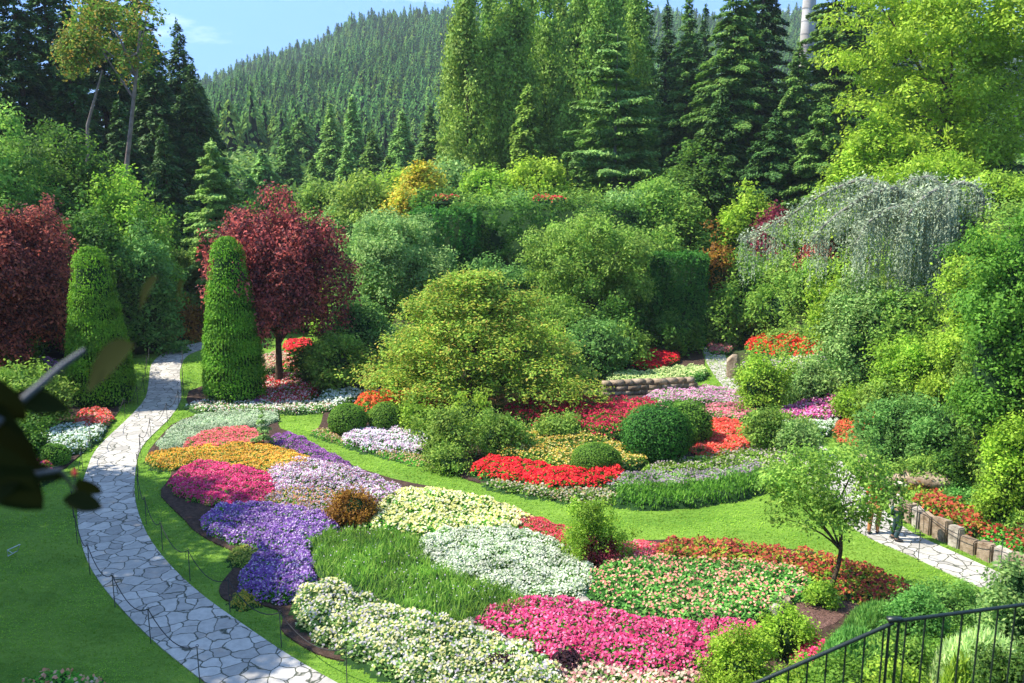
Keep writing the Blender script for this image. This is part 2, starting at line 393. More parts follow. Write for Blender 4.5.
def f_bush(w, d, h, leaf, rc=None, cover=1.0, rag=1.0, core=True):
    """loose shrub that comes down to the ground"""
    rc = rc or max(min(w, d, h) * .11, leaf * 2.0)
    rx, ry, rz = w / 2, d / 2, h * .62
    C, R = clumps_ellipsoid(rx, ry, rz, rc, zmin=-.6, fill=.84)
    C[:, :2] *= (1 + rng.normal(0, .05 * rag, (len(C), 1)))
    a = np.arctan2(C[:, 1], C[:, 0]); e = C[:, 2] / rz; ph = rng.uniform(0, 6.28, 3)
    lob = 1 + rag * (.09 * np.sin(3 * a + ph[0] + 2 * e) + .07 * np.sin(5 * a + ph[1]) + .05 * np.sin(2 * a + 5 * e + ph[2]))
    C *= lob[:, None]; k = rng.random(len(C)) < .16 * rag; C[k] *= rng.uniform(1.05, 1.2, (k.sum(), 1)); R[k] *= .55
    C[:, 2] += h - rz + rng.normal(0, .03 * rag, len(C)) * h * 1.0
    C[:, 2] = np.maximum(C[:, 2], rc * .3)
    mb = MB(); leafy(mb, C, np.stack([R, R, R * .8], 1), leaf, cover)
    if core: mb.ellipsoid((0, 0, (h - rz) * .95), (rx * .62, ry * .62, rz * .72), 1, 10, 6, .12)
    return mb
def f_dome(w, d, h, leaf, cover=1.35, rough=.05, full=False):
    """clipped dome or ball, dense small leaves"""
    rx, ry = w / 2, d / 2
    rz = h / 2 if full else h * .58
    zc = h - rz
    area = 4 * np.pi * ((rx * ry + rx * rz + ry * rz) / 3) * .85
    n = int(min(45000, area * cover / (leaf * leaf * .25)))
    D = unit(n, -.75)
    ph = rng.uniform(0, 6.28, 6); fr = rng.normal(0, 3.2, (6, 3))
    bump = np.sin(D @ fr.T * 1.7 + ph).sum(1) * .4 * rough
    P = D * np.array([rx, ry, rz]) * (1 + bump[:, None] * .5 + rng.normal(0, rough * .35, (n, 1))) + [0, 0, zc]
    P = P[P[:, 2] > 0]; D = D[:len(P)] if len(P) == n else (P - [0, 0, zc]) / np.array([rx, ry, rz])
    mb = MB(); s = rng.uniform(.7, 1.3, len(P)) * leaf
    mb.cards(P, D + UP * .25 + rng.normal(size=(len(P), 3)) * .45, s, s * .5, 0)
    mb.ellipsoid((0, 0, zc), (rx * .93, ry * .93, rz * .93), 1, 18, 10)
    return mb
def f_cone(w, h, leaf, cover=2.3, power=.95, top=.30, tuft=.12):
    """clipped conical yew: bulging profile, vertical tufts"""
    prof = lambda t: (w / 2 - tuft * .4) * (1 - .58 * np.asarray(t, float) ** 1.25) * np.sqrt(np.clip(1 - (np.clip(t - .9, 0, .1) / .105) ** 2, 0, 1)) * np.clip(.9 + np.asarray(t, float), 0, 1)
    n = int(min(150000, np.pi * w * .62 * h * cover / (leaf * leaf * .25)))
    t = 1 - np.sqrt(rng.uniform(0, 1, n)) * .998; t = np.clip(t * .5 + rng.uniform(0, 1, n) * .5, 0, .999); k9 = rng.random(n) < .07; t[k9] = rng.uniform(.88, 1, k9.sum()) ** .5 if False else 1 - .12 * rng.uniform(0, 1, k9.sum()) ** 2
    a = rng.uniform(0, 2 * np.pi, n)
    # tufts: a jittered lattice of small upright cushions
    ca = np.round(a * 9 + np.sin(t * 40) * .6); ct = np.round(t * 24 + .5 * (ca % 2))
    ra = (a * 9 - ca) ; rt = (t * 24 + .5 * (ca % 2) - ct)
    bump = np.clip(1 - (ra ** 2 + rt ** 2) * 3.2, -.4, 1) * tuft * (.6 + .8 * np.abs(np.sin(ca * 12.9 + ct * 78.2)))
    r = prof(t) + bump - tuft * .4 + rng.normal(0, .03, n)
    P = np.stack([np.cos(a) * r, np.sin(a) * r, t * h + rng.normal(0, .03, n)], 1)
    Nn = np.stack([np.cos(a), np.sin(a), .35 + rt * 1.6], 1) + np.stack([-np.sin(a), np.cos(a), 0 * a], 1) * (ra * 1.2)[:, None] + rng.normal(size=(n, 3)) * .35
    T = np.tile(UP, (n, 1)) + rng.normal(size=(n, 3)) * .6
    s = rng.uniform(.7, 1.35, n) * leaf
    mb = MB(); mb.cards(P, Nn, s, s * .5, 0, T)
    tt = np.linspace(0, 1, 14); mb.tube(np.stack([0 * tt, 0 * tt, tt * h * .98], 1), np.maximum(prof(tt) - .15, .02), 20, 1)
    return mb
def f_box(w, d, h, leaf, cover=1.3, soft=.08, streak=True):
    """clipped hedge or curtain of climbers: box with soft edges and vertical streaks"""
    mb = MB(); A = [(w * h, 'y'), (w * h, 'Y'), (d * h, 'x'), (d * h, 'X'), (w * d, 'z')]
    for ar, f in A:
        n = int(min(34000, ar * cover * 1.7 / (leaf * leaf * .25))); a = rng.uniform(-.5, .5, n); b = rng.uniform(0, 1, n)
        wv = soft * (np.sin(a * 31 + b * 9) * np.sin(b * 23 - a * 11) + np.sin(a * 57 - b * 15) * .5) + rng.normal(0, soft * .5, n)
        if f == 'y': P = np.stack([a * w, -d / 2 - wv, b * h], 1); Nn = np.tile([0, -1., .3], (n, 1))
        elif f == 'Y': P = np.stack([a * w, d / 2 + wv, b * h], 1); Nn = np.tile([0, 1., .3], (n, 1))
        elif f == 'x': P = np.stack([-w / 2 - wv, a * d, b * h], 1); Nn = np.tile([-1., 0, .3], (n, 1))
        elif f == 'X': P = np.stack([w / 2 + wv, a * d, b * h], 1); Nn = np.tile([1., 0, .3], (n, 1))
        else: P = np.stack([a * w, (b - .5) * d, h + wv], 1); Nn = np.tile([0, 0, 1.], (n, 1))
        s = rng.uniform(.7, 1.4, n) * leaf
        T = np.tile(-UP, (n, 1)) + rng.normal(size=(n, 3)) * .5 if False else None
        mb.cards(P, Nn + rng.normal(size=(n, 3)) * .5, s, s * .5, 0, T)
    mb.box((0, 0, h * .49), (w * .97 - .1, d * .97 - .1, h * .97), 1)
    return mb
def f_crown(w, d, z0, z1, leaf, rc=None, cover=1.0, flat=.75, zmin=-.7, over=1.0, fill=.82, rag=1.0):
    """free crown above a trunk"""
    h = z1 - z0; rx, ry, rz = w / 2, d / 2, h / 2
    rc = rc or min(w, d, h) * .14
    C, R = clumps_ellipsoid(rx, ry, rz, rc, zmin=zmin, fill=fill, over=over)
    a = np.arctan2(C[:, 1], C[:, 0]); e = C[:, 2] / rz; ph = rng.uniform(0, 6.28, 3)
    C *= (1 + rag * (.08 * np.sin(3 * a + ph[0] + 2 * e) + .07 * np.sin(5 * a + ph[1] - e) + .06 * np.sin(2 * a + 6 * e + ph[2])))[:, None]
    k = rng.random(len(C)) < .15 * rag; C[k] *= rng.uniform(1.04, 1.2, (k.sum(), 1)); R[k] *= .55
    C[:, 2] += z0 + rz
    # wider below, narrower on top for irregular outline
    C[:, :2] *= 1 + rng.normal(0, .07, (len(C), 1))
    mb = MB(); leafy(mb, C, np.stack([R, R, R * flat], 1), leaf, cover)
    return mb, C
def f_pads(w, d, z0, z1, leaf, n=60, pad=.16, cover=1.0, power=.6, thick=.32, tiers=0):
    """flat tiers of foliage (maples, cedars, dogwoods)"""
    C = []; R = []; p1, p2 = rng.uniform(0, 6.28, 2)
    for i in range(n):
        t = rng.uniform(0, 1)
        if tiers: t = (math.floor(t * tiers) + .35 + rng.normal(0, .16)) / tiers; t = min(.99, max(.0, t))
        z = z0 + (z1 - z0) * t
        a = rng.uniform(0, 6.283); rr = (1 - t) ** power * (1 + .2 * math.sin(2 * a + p1 + 3 * t) + .14 * math.sin(5 * a + p2 + 9 * t)); q = np.sqrt(rng.uniform(.12, 1)) * rr
        C.append((math.cos(a) * q * w / 2, math.sin(a) * q * d / 2, z - .25 * q * q * (z1 - z0) * .35))
        s = pad * w * rng.uniform(.55, 1.25) * (.5 + .5 * rr); R.append((s, s * .85, s * thick))
    mb = MB(); leafy(mb, np.array(C), np.array(R), leaf, cover, up=.9, lower=-.3, inner=.3, jit=.5)
    return mb, np.array(C)
def f_conifer(h, w, leaf, z0=.04, whorl=None, cover=1.0, droop=.22, power=.85, irregular=.15, lift=0.0, blunt=0.05):
    """layered conifer: whorls of branches, each a fan of sprays"""
    mb = MB(); P = []; Nn = []; T = []; S = []
    whorl = whorl or max(.35, h / 34)
    z = h * z0
    per = None
    while z < h * .985:
        t = z / h; L0 = (w / 2) * ((1 - t) ** power + blunt)
        k = max(4, int(5 + 5 * (1 - t)))
        for i in range(k):
            a = rng.uniform(0, 6.283); Lb = L0 * rng.uniform(1 - irregular * 2.2, 1 + irregular)
            n = int(max(6, cover * 1.9 * Lb * max(Lb * .55, leaf * 1.3) / (leaf * leaf * .3)))
            u = rng.uniform(.08, 1, n) ** .75; lat = rng.uniform(-1, 1, n) * (.42 * Lb * (1.05 - u) + leaf * .5)
            dz = lift * Lb * u - droop * Lb * u * u + rng.normal(0, leaf * .35, n) - np.abs(lat) * .25
            ca, sa = math.cos(a), math.sin(a)
            P.append(np.stack([ca * u * Lb - sa * lat, sa * u * Lb + ca * lat, z + dz], 1))
            Nn.append(np.stack([ca * .35 + rng.normal(0, .35, n), sa * .35 + rng.normal(0, .35, n), np.full(n, .9)], 1))
            sg = np.sign(lat) * .8
            T.append(np.stack([ca - sa * sg, sa + ca * sg, np.full(n, -.35)], 1)); S.append(rng.uniform(.7, 1.35, n) * leaf)
        z += whorl * rng.uniform(.75, 1.25) * (1 - .35 * t)
    P = np.concatenate(P); Nn = np.concatenate(Nn); T = np.concatenate(T); S = np.concatenate(S)
    mb.cards(P, Nn, S * 1.25, S * .6, 0, T)
    k = 26; tp = np.stack([rng.normal(0, leaf * .2, k), rng.normal(0, leaf * .2, k), h - rng.uniform(0, h * .05, k)], 1)
    mb.cards(tp, rng.normal(size=(k, 3)), leaf, leaf * .4, 0, np.tile(UP, (k, 1)))
    return mb
def f_poplar(h, w, leaf, cover=1.0):
    C = []; R = []
    n = int(h / w * 26)
    t = rng.uniform(.03, 1, n); a = rng.uniform(0, 6.283, n)
    prof = np.clip(np.minimum(.6 + t * 1.3, 1.0) * (1 - np.clip((t - .3) / .7, 0, 1) ** 1.5), .04, 1)
    q = prof * (w / 2) * rng.uniform(.35, .98, n)
    rc = w * .17 * rng.uniform(.6, 1.3, n) * (.5 + .5 * prof)
    C = np.stack([np.cos(a) * q, np.sin(a) * q, t * h], 1)
    mb = MB(); leafy(mb, C, np.stack([rc * .6, rc * .6, rc * 2.8], 1), leaf, cover, up=.3, lower=-.8, cap=70000)
    return mb
def f_blades(w, d, h, leaf, n, lean=.35, wid=.12, mb=None, mat=0, dome=True, zfun=None):
    """upright strap foliage or feathery tufts over an oval"""
    a = rng.uniform(0, 6.283, n); q = np.sqrt(rng.uniform(0, 1, n)); x = np.cos(a) * q * w / 2; y = np.sin(a) * q * d / 2
    hh = h * (np.sqrt(np.clip(1.02 - q * q, .04, 1)) if dome else 1) * rng.uniform(.55, 1.05, n)
    T = np.stack([x / w * 2 * lean + rng.normal(0, .18, n), y / d * 2 * lean + rng.normal(0, .18, n), np.ones(n)], 1)
    P = np.stack([x, y, np.maximum(hh - leaf * .4, leaf * .2)], 1)
    mb = mb or MB()
    mb.cards(P, np.stack([rng.normal(size=n), rng.normal(size=n) - .6, rng.uniform(.1, .8, n)], 1), leaf * rng.uniform(.7, 1.3, n), leaf * wid, mat, T)
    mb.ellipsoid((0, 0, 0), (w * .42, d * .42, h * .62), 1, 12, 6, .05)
    return mb
def trunk_mb(h, r, lean=(0, 0), bend=.1, taper=.45, sides=8, tips=(), base_flare=1.5):
    mb = MB(); t = np.linspace(0, 1, 9)
    bx, by = rng.normal(0, bend, 2)
    P = np.stack([lean[0] * t + bx * np.sin(t * 3.1), lean[1] * t + by * np.sin(t * 3.1), t * h - .1], 1)
    rad = r * (1 - (1 - taper) * t); rad[0] *= base_flare; rad[1] *= 1.12
    mb.tube(P, rad, sides, 0)
    for tp in tips:
        tp = np.asarray(tp, float); k = rng.uniform(.5, .98); b = P[int(k * 8)]
        mid = (b + tp) / 2 + [0, 0, .12 * np.linalg.norm(tp - b)] + rng.normal(size=3) * .05 * np.linalg.norm(tp - b)
        q = np.linspace(0, 1, 6)[:, None]
        mb.tube((1 - q) ** 2 * b + 2 * q * (1 - q) * mid + q * q * tp, np.linspace(r * .45, r * .1, 6), 5, 0)
    return mb

# ------------------------------------------------------------------ placing plants
def plant(name, label, cat, px, Y, top, w, kind, mat, lp=3.0, group=None, depth=None, z0=None, bark='bark', crown_from=.3, **kw):
    """measure a plant in the picture at distance Y, then build it there at that size"""
    x, zt = XY(px, top, Y)
    zb = landz(x, Y) if z0 is None else z0
    lp = lp * (1.2 if kind in ('bush', 'tree', 'pads') else 1.0)
    h = max(.25, zt - zb); W = w * Y / K; D = W * (depth or .85); leaf = max(.035, lp * Y / K)
    root = empty(name, (x, Y, zb), label, cat, group)
    mats = [M[mat], M['core']]
    if kind in ('bush', 'dome', 'ball', 'box', 'cone', 'blades'):
        if kind == 'bush': mb = f_bush(W, D, h, leaf, **kw)
        elif kind == 'dome': mb = f_dome(W, D, h, leaf, **kw)
        elif kind == 'ball': mb = f_dome(W, D, h, leaf, full=True, **kw)
        elif kind == 'box': mb = f_box(W, D, h, leaf, **kw)
        elif kind == 'cone': mb = f_cone(W, h, leaf, **kw)
        else: mb = f_blades(W, D, h, leaf * 4, int(kw.get('n', 2500)))
        mb.obj('foliage', mats, root)
        if kind in ('bush', 'cone', 'box'):
            s = MB()
            for i in range(3 if kind == 'bush' else 1):
                a = rng.uniform(0, 6.28); s.tube([(0, 0, -.1), (math.cos(a) * W * .06, math.sin(a) * D * .06, h * .3), (math.cos(a) * W * .15, math.sin(a) * D * .15, h * .55)], [W * .02 + .02, W * .015 + .015, .015], 5)
            s.obj('stem', M[bark], root)
        return root
    tr = kw.pop('tr', None); lean = kw.pop('lean', (0, 0))
    if kind == 'tree':
        mb, C = f_crown(W, D, h * crown_from, h, leaf, **kw); tips = C[rng.permutation(len(C))[:9]]
        tk = trunk_mb(h * (crown_from + .3), tr or max(.07, h * .022), lean=lean, tips=tips)
    elif kind == 'pads':
        mb, C = f_pads(W, D, h * crown_from, h, leaf, **kw); tips = C[rng.permutation(len(C))[:14]]
        tk = trunk_mb(h * (crown_from + .35), tr or max(.06, h * .022), lean=lean, tips=tips)
    elif kind == 'conifer':
        mb = f_conifer(h, W, leaf, **kw); tk = trunk_mb(h * .96, tr or h * .013, taper=.12, bend=.02)
    elif kind == 'poplar':
        mb = f_poplar(h, W, leaf, **kw); tk = trunk_mb(h * .9, tr or h * .012, taper=.15, bend=.05)
    mb.obj('crown', mats, root); tk.obj('trunk', M[bark], root, smooth=True)
    return root

# ------------------------------------------------------------------ flower drifts and beds traced on the ground
def smooth_poly(pts, it=2):
    P = np.asarray(pts, float)
    for _ in range(it):
        Q = np.roll(P, -1, 0); P = np.stack([P * .75 + Q * .25, P * .25 + Q * .75], 1).reshape(-1, 2)
    return P
def inside(P, poly):
    x, y = P[:, 0], P[:, 1]; c = np.zeros(len(P), bool); Q = np.roll(poly, -1, 0)
    for (x1, y1), (x2, y2) in zip(poly, Q):
        if y1 == y2: continue
        c ^= ((y1 > y) != (y2 > y)) & (x < (x2 - x1) * (y - y1) / (y2 - y1) + x1)
    return c
def edge_dist(P, poly):
    Q = np.roll(poly, -1, 0); best = np.full(len(P), 1e9)
    for a, b in zip(poly, Q):
        ab = b - a; t = np.clip(((P - a) @ ab) / (ab @ ab + 1e-9), 0, 1)
        best = np.minimum(best, np.hypot(*(P - a - t[:, None] * ab).T))
    return best
def gpoly(px_pts, z=0.0, smooth=2):
    W = np.array([G(a, b, z)[:2] for a, b in px_pts])
    return smooth_poly(W, smooth) if smooth else W
def sheet(name, poly, z, mat, skirt=0.0, bulge=0.0):
    """ground sheet with an optional kerb-like edge, triangulated by Blender"""
    import bmesh
    bm = bmesh.new(); vs = [bm.verts.new((p[0], p[1], z)) for p in poly]
    f = bm.faces.new(vs)
    if f.normal.z < 0 or f.calc_area() < 0: f.normal_flip()
    bmesh.ops.recalc_face_normals(bm, faces=[f])
    if f.normal.z < 0: f.normal_flip()
    if skirt:
        lo = [bm.verts.new((p[0], p[1], z - skirt)) for p in poly]; n = len(vs)
        for i in range(n): bm.faces.new((vs[i], vs[(i + 1) % n], lo[(i + 1) % n], lo[i]))
    bmesh.ops.triangulate(bm, faces=[f])
    me = bpy.data.meshes.new(name); bm.to_mesh(me); bm.free(); me.materials.append(M[mat])
    o = bpy.data.objects.new(name, me); COL.objects.link(o); return o

def cells(P, s, seed):
    """nearest centre of a jittered grid: returns distance / s and a random number per plant"""
    g = np.floor(P / s); best = np.full(len(P), 9.0); rid = np.zeros(len(P))
    for i in (-1, 0, 1):
        for j in (-1, 0, 1):
            c = g + [i, j]; hsh = np.sin(c[:, 0] * 127.1 + c[:, 1] * 311.7 + seed) * 43758.5453; r1 = hsh - np.floor(hsh)
            h2 = np.sin(c[:, 0] * 269.5 + c[:, 1] * 183.3 + seed) * 43758.5453; r2 = h2 - np.floor(h2)
            d = np.hypot(P[:, 0] - (c[:, 0] + .5 + (r1 - .5) * .7) * s, P[:, 1] - (c[:, 1] + .5 + (r2 - .5) * .7) * s) / s
            k = d < best; best = np.where(k, d, best); rid = np.where(k, r1, rid)
    return best, rid
SEED = [3]
def drift(name, label, cat, px_pts, h, petals, green='bedgreen', fs=.07, bloom=1.0, foliage=1.0, plant_s=.38, mound=.35, gleaf=None, spike=0.0, z=0.0, poly=None, group=None, tuft=.5, side=.28, kind='stuff', petal_trans=.3, grow=.14):
    """one planting of a single kind of bedding flower"""
    SEED[0] += 1; sd = SEED[0] * 7.3; h *= .82; fs *= .88
    onland = poly is None
    if onland: poly = smooth_poly(np.array([Gl(a, b, h * .55)[:2] for a, b in px_pts]), 2)
    LZ = (lambda P: np.maximum(land(P[:, 0], P[:, 1]), 0) + z) if onland else (lambda P: np.full(len(P), z))
    # let neighbours grow into each other: push the outline out and make it uneven
    ed = np.roll(poly, -1, 0) - np.roll(poly, 1, 0); nrm = np.column_stack([ed[:, 1], -ed[:, 0]]); nrm /= (np.linalg.norm(nrm, axis=1, keepdims=True) + 1e-9)
    if np.sum(poly[:, 0] * np.roll(poly[:, 1], -1) - poly[:, 1] * np.roll(poly[:, 0], -1)) < 0: nrm = -nrm
    ar = np.arange(len(poly)); poly = poly + nrm * (grow + .07 * np.sin(ar * 1.9 + sd) + .05 * np.sin(ar * 3.1 + sd))[:, None]
    lo, hi = poly.min(0), poly.max(0)
    def surf(P):
        e = np.clip(edge_dist(P, poly) / side, 0, 1); d, r = cells(P, plant_s, sd)
        wob = .5 + .5 * np.sin(P[:, 0] * 1.3 + sd) * np.sin(P[:, 1] * 1.1 + sd * 2)
        return h * np.sqrt(1 - (1 - e) ** 2 + 1e-4) * (1 - tuft * np.clip(d, 0, 1) ** 2) * (1 + mound * (wob - .5) + .25 * (r - .5)), d, r
    # underlay sheet, shade between the stems put into its dark green
    cs = max(.16, (hi - lo).max() / 60)
    xs = np.arange(lo[0] - cs, hi[0] + cs, cs); ys = np.arange(lo[1] - cs, hi[1] + cs, cs)
    X, Yg = np.meshgrid(xs, ys); Pg = np.stack([X.ravel(), Yg.ravel()], 1); ins = inside(Pg, poly)
    Z = np.where(ins, surf(Pg)[0] * .6, 0.0) + LZ(Pg) - .004
    nx = len(xs); i, j = np.meshgrid(np.arange(len(ys) - 1), np.arange(nx - 1), indexing='ij'); q = (i * nx + j).ravel()
    F = np.stack([q, q + 1, q + nx + 1, q + nx], 1); keep = ins[F].any(1); F = F[keep]
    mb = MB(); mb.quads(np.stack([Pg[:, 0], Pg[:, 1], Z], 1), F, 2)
    area = abs(np.sum(poly[:, 0] * np.roll(poly[:, 1], -1) - poly[:, 1] * np.roll(poly[:, 0], -1))) / 2
    def pts(n):
        n = int(n); P = rng.uniform(lo, hi, (int(n * ((hi - lo).prod() / max(area, .05)) * 1.1) + 30, 2)); P = P[inside(P, poly)][:n]; return P
    gl = gleaf or fs * 1.3
    n = min(60000, area * 1.9 * foliage / (gl * gl * .27)); P = pts(n); zz, d, r = surf(P)
    Pz = zz * rng.uniform(.5, 1.0, len(P)) + LZ(P)
    T = None
    if spike: T = np.tile(UP, (len(P), 1)) + rng.normal(size=(len(P), 3)) * .3
    mb.cards(np.column_stack([P, Pz]), np.column_stack([rng.normal(0, .6, (len(P), 2)), np.full(len(P), .3 if spike else .8)]), gl * rng.uniform(.7, 1.4, len(P)) * (1 + spike), gl * (.5 / (1 + spike)), 0, T)
    if bloom:
        n = min(70000, area * 1.5 * bloom / (fs * fs * .45)); P = pts(n); zz, d, r = surf(P)
        k = d < rng.uniform(.3, 1.0, len(P)); P = P[k]; zz = zz[k]
        mb.cards(np.column_stack([P, zz + LZ(P) + rng.uniform(-.02, .05, len(P)) + spike * .1 * rng.uniform(0, 1, len(P))]), np.column_stack([rng.normal(0, .5, (len(P), 2)) + [-.1, -.35], np.full(len(P), .9)]), fs * rng.uniform(.7, 1.3, len(P)), fs * .85, 1)
    key = 'petal_%d' % SEED[0]
    pm = leafmat(label.split(' ')[0] + ' petals', petals, trans=petal_trans, clump=.22, constant=True, spec=.2, gain=1.0) if petals else M[green]
    o = mb.obj(name, [M[green], pm, M['core']])
    return tag(o, label, cat, group, kind)
# ------------------------------------------------------------------ setting: ground, hill, lawn, paths
def grid_obj(name, xs, ys, zf, mat, smooth=True):
    X, Y = np.meshgrid(xs, ys); Z = zf(X.ravel(), Y.ravel()); nx = len(xs)
    i, j = np.meshgrid(np.arange(len(ys) - 1), np.arange(nx - 1), indexing='ij'); q = (i * nx + j).ravel()
    mb = MB(); mb.quads(np.column_stack([X.ravel(), Y.ravel(), Z]), np.stack([q, q + 1, q + nx + 1, q + nx], 1))
    o = mb.obj(name, M[mat], smooth=smooth); o['kind'] = 'structure'; return o
xs = np.unique(np.concatenate([np.linspace(-400, -60, 18), np.linspace(-60, 60, 121), np.linspace(60, 400, 18)]))
ys = np.unique(np.concatenate([np.linspace(-20, 100, 141), np.linspace(100, 260, 20)]))
grid_obj('ground', xs, ys, lambda x, y: land(x, y) - .03, 'ground')

RU = np.array([-1.2, -.60, -.42, -.36, -.318, -.285, -.25, -.205, -.172, -.125, -.06, 0, .156, .19, .21, .235, .26, .4, .7, 1.2])
RP = np.array([210, 170, 120, 96, 84, 70, 60, 48, 28, 21, 18, 20, 20, 22, 26, 24, 20, 18, 60, 120])
HY = 760.0
def hill_z(x, y):
    u = x / np.maximum(y, 1.0)
    top = CAMH + np.interp(u, RU, [XY(512, p, HY)[1] - CAMH for p in RP]) * 1.0
    t = np.clip((y - 235) / (HY - 235), 0, 1.25)
    zz = 10 + (top - 10) * (np.where(t < 1, t ** 1.12, 1 - (t - 1) * .8))
    zz = zz + 9 * np.sin(x * .017 + 1) * np.sin(y * .012) * np.clip(t * 2, 0, 1) * np.clip((1 - t) * 3, 0, 1)
    return zz
grid_obj('hill', np.linspace(-900, 900, 91), np.linspace(235, 900, 60), lambda x, y: hill_z(x, y) - 1.5, 'hill')
grid_obj('far_ground', np.linspace(-3000, 3000, 13), np.linspace(-3000, 3000, 13), lambda x, y: np.full(len(x), -6.0), 'hill')

floor_poly = np.array([(-26.5, 8), (-27, 40), (-24, 57), (-11, 60), (-6, 57), (11, 58), (13, 46), (12.6, 40), (14, 30), (14, 24), (13.4, 20.8), (5.2, 19.8), (2.6, 14.5), (-3, 11), (-6, 8)])
sheet('lawn', smooth_poly(floor_poly, 1), .004, 'lawn')['kind'] = 'structure'

def strip(name, left, right, z, mat, skirt=.05):
    Lw = [G(*p)[:2] for p in left]; Rw = [G(*p)[:2] for p in right]
    def dense(A):
        A = np.array(A); s = np.r_[0, np.cumsum(np.hypot(*np.diff(A, axis=0).T))]; q = np.linspace(0, s[-1], 60)
        # smooth by interpolating and averaging
        B = np.column_stack([np.interp(q, s, A[:, 0]), np.interp(q, s, A[:, 1])])
        for _ in range(3): B[1:-1] = (B[:-2] + B[1:-1] * 2 + B[2:]) / 4
        return B
    A, B = dense(Lw), dense(Rw)
    o = sheet(name, np.concatenate([A, B[::-1]]), z, mat, skirt); o['kind'] = 'structure'
    return A, B
PL = [(231, 705), (206, 683), (161, 650), (126, 615), (96, 580), (83, 554), (76, 517), (80, 490), (88, 467), (93, 452), (105, 440), (127, 420), (146, 400), (149, 382), (150, 366), (158, 356), (172, 349), (196, 343), (230, 338)]
PR = [(375, 705), (337, 683), (294, 661), (256, 634), (198, 594), (163, 559), (146, 535), (135, 505), (134, 485), (136, 465), (140, 447), (172, 417), (182, 400), (181, 385), (179, 372), (185, 356), (196, 351), (215, 346), (240, 341)]
pathA, pathB = strip('garden_path', PL, PR, .03, 'paving')
P2L = [(1010, 600), (961, 580), (902, 552), (867, 539), (835, 515), (812, 490), (795, 465), (775, 440), (757, 422), (742, 405), (728, 392)]
P2R = [(1030, 588), (1005, 576), (950, 551), (909, 533), (880, 508), (862, 485), (845, 465), (815, 440), (790, 420), (765, 402), (748, 390)]
path2A, path2B = strip('side_path', P2L, P2R, .03, 'paving')
strip('far_path', [(728, 392), (716, 378), (706, 362), (703, 350), (706, 340)], [(748, 390), (738, 376), (728, 362), (722, 350), (720, 340)], .034, 'paving')

# planting beds with dark cut edges
bed1 = [(146, 455), (150, 463), (160, 469), (172, 471), (170, 480), (158, 494), (170, 507), (186, 522), (193, 531), (212, 543), (236, 553), (239, 564), (226, 578), (218, 590), (222, 600), (235, 604), (262, 606), (282, 612), (283, 622), (280, 632), (300, 646), (320, 657), (350, 664), (380, 670), (403, 680), (415, 705), (700, 712), (800, 700), (905, 612), (928, 594), (889, 578), (835, 556), (761, 547), (707, 541), (655, 541), (625, 543), (590, 538), (561, 528), (534, 517), (502, 504), (456, 492), (400, 482), (370, 473), (340, 462), (315, 449), (300, 440), (290, 433), (277, 428), (280, 415), (275, 411), (215, 411), (175, 422), (158, 440)]
sheet('main_flower_bed', gpoly(bed1, 0, 1), .05, 'soil', .06)['kind'] = 'structure'
bed2 = [(312, 434), (320, 428), (324, 412), (335, 403), (400, 396), (600, 398), (640, 392), (700, 385), (712, 390), (735, 396), (752, 410), (775, 435), (795, 455), (800, 470), (776, 483), (750, 490), (705, 500), (655, 504), (600, 503), (555, 497), (515, 489), (475, 484), (450, 472), (425, 467), (375, 453), (335, 441)]
sheet('back_flower_bed', gpoly(bed2, 0, 1), .05, 'soil', .06)['kind'] = 'structure'
bed3 = [(-60, 500), (0, 492), (30, 480), (62, 472), (80, 456), (100, 440), (112, 422), (120, 410), (116, 398), (40, 396), (-60, 400)]
sheet('left_flower_bed', gpoly(bed3, 0, 1), .05, 'soil', .06)['kind'] = 'structure'
bed4 = [(185, 404), (200, 411), (240, 411), (325, 412), (345, 400), (400, 392), (400, 375), (320, 370), (285, 374), (255, 378), (235, 385), (190, 388)]
sheet('rear_flower_bed', gpoly(bed4, 0, 1), .05, 'soil', .06)['kind'] = 'structure'
bed5 = [(590, 397), (700, 382), (706, 365), (700, 346), (620, 344), (560, 350), (500, 356), (400, 360), (400, 374), (500, 392)]
sheet('terrace_flower_bed', gpoly(bed5, 0, 1), .052, 'soil', .06)['kind'] = 'structure'
sheet('mulch_patch', gpoly([(770, 612), (782, 596), (800, 588), (840, 590), (880, 596), (880, 606), (850, 612), (830, 630), (800, 632), (778, 625)], 0, 1), .056, 'mulch')['kind'] = 'structure'
# ------------------------------------------------------------------ bedding flowers, front island
HOTP = [(.78, .05, .2), (.66, .03, .15), (.85, .16, .32), (.5, .02, .12)]
FB = 'flower drift'
drift('flower_drift', 'pale green dusty foliage carpet at the far left tip of the front bed', FB, [(158, 442), (176, 424), (215, 412), (272, 411), (278, 418), (262, 426), (232, 428), (205, 432), (188, 444), (166, 452)], .28, [(.5, .6, .4), (.62, .68, .5), (.4, .55, .3)], 'silver', fs=.06, bloom=.35)
drift('flower_drift', 'salmon pink low flowers between the pale carpet and the orange ones', FB, [(186, 442), (205, 431), (232, 427), (256, 430), (262, 440), (240, 446), (205, 449), (188, 450)], .3, [(.75, .13, .16), (.85, .25, .25), (.65, .1, .12)], fs=.07, bloom=.8)
drift('flower_drift', 'golden orange low flowers in a wide band across the bed tip', FB, [(147, 456), (162, 452), (186, 449), (206, 447), (245, 445), (275, 447), (302, 456), (312, 462), (285, 468), (262, 472), (215, 464), (190, 462), (175, 468), (158, 467)], .3, [(.75, .33, .03), (.8, .45, .05), (.6, .2, .03), (.7, .5, .12)], 'mid', fs=.07, bloom=.7)
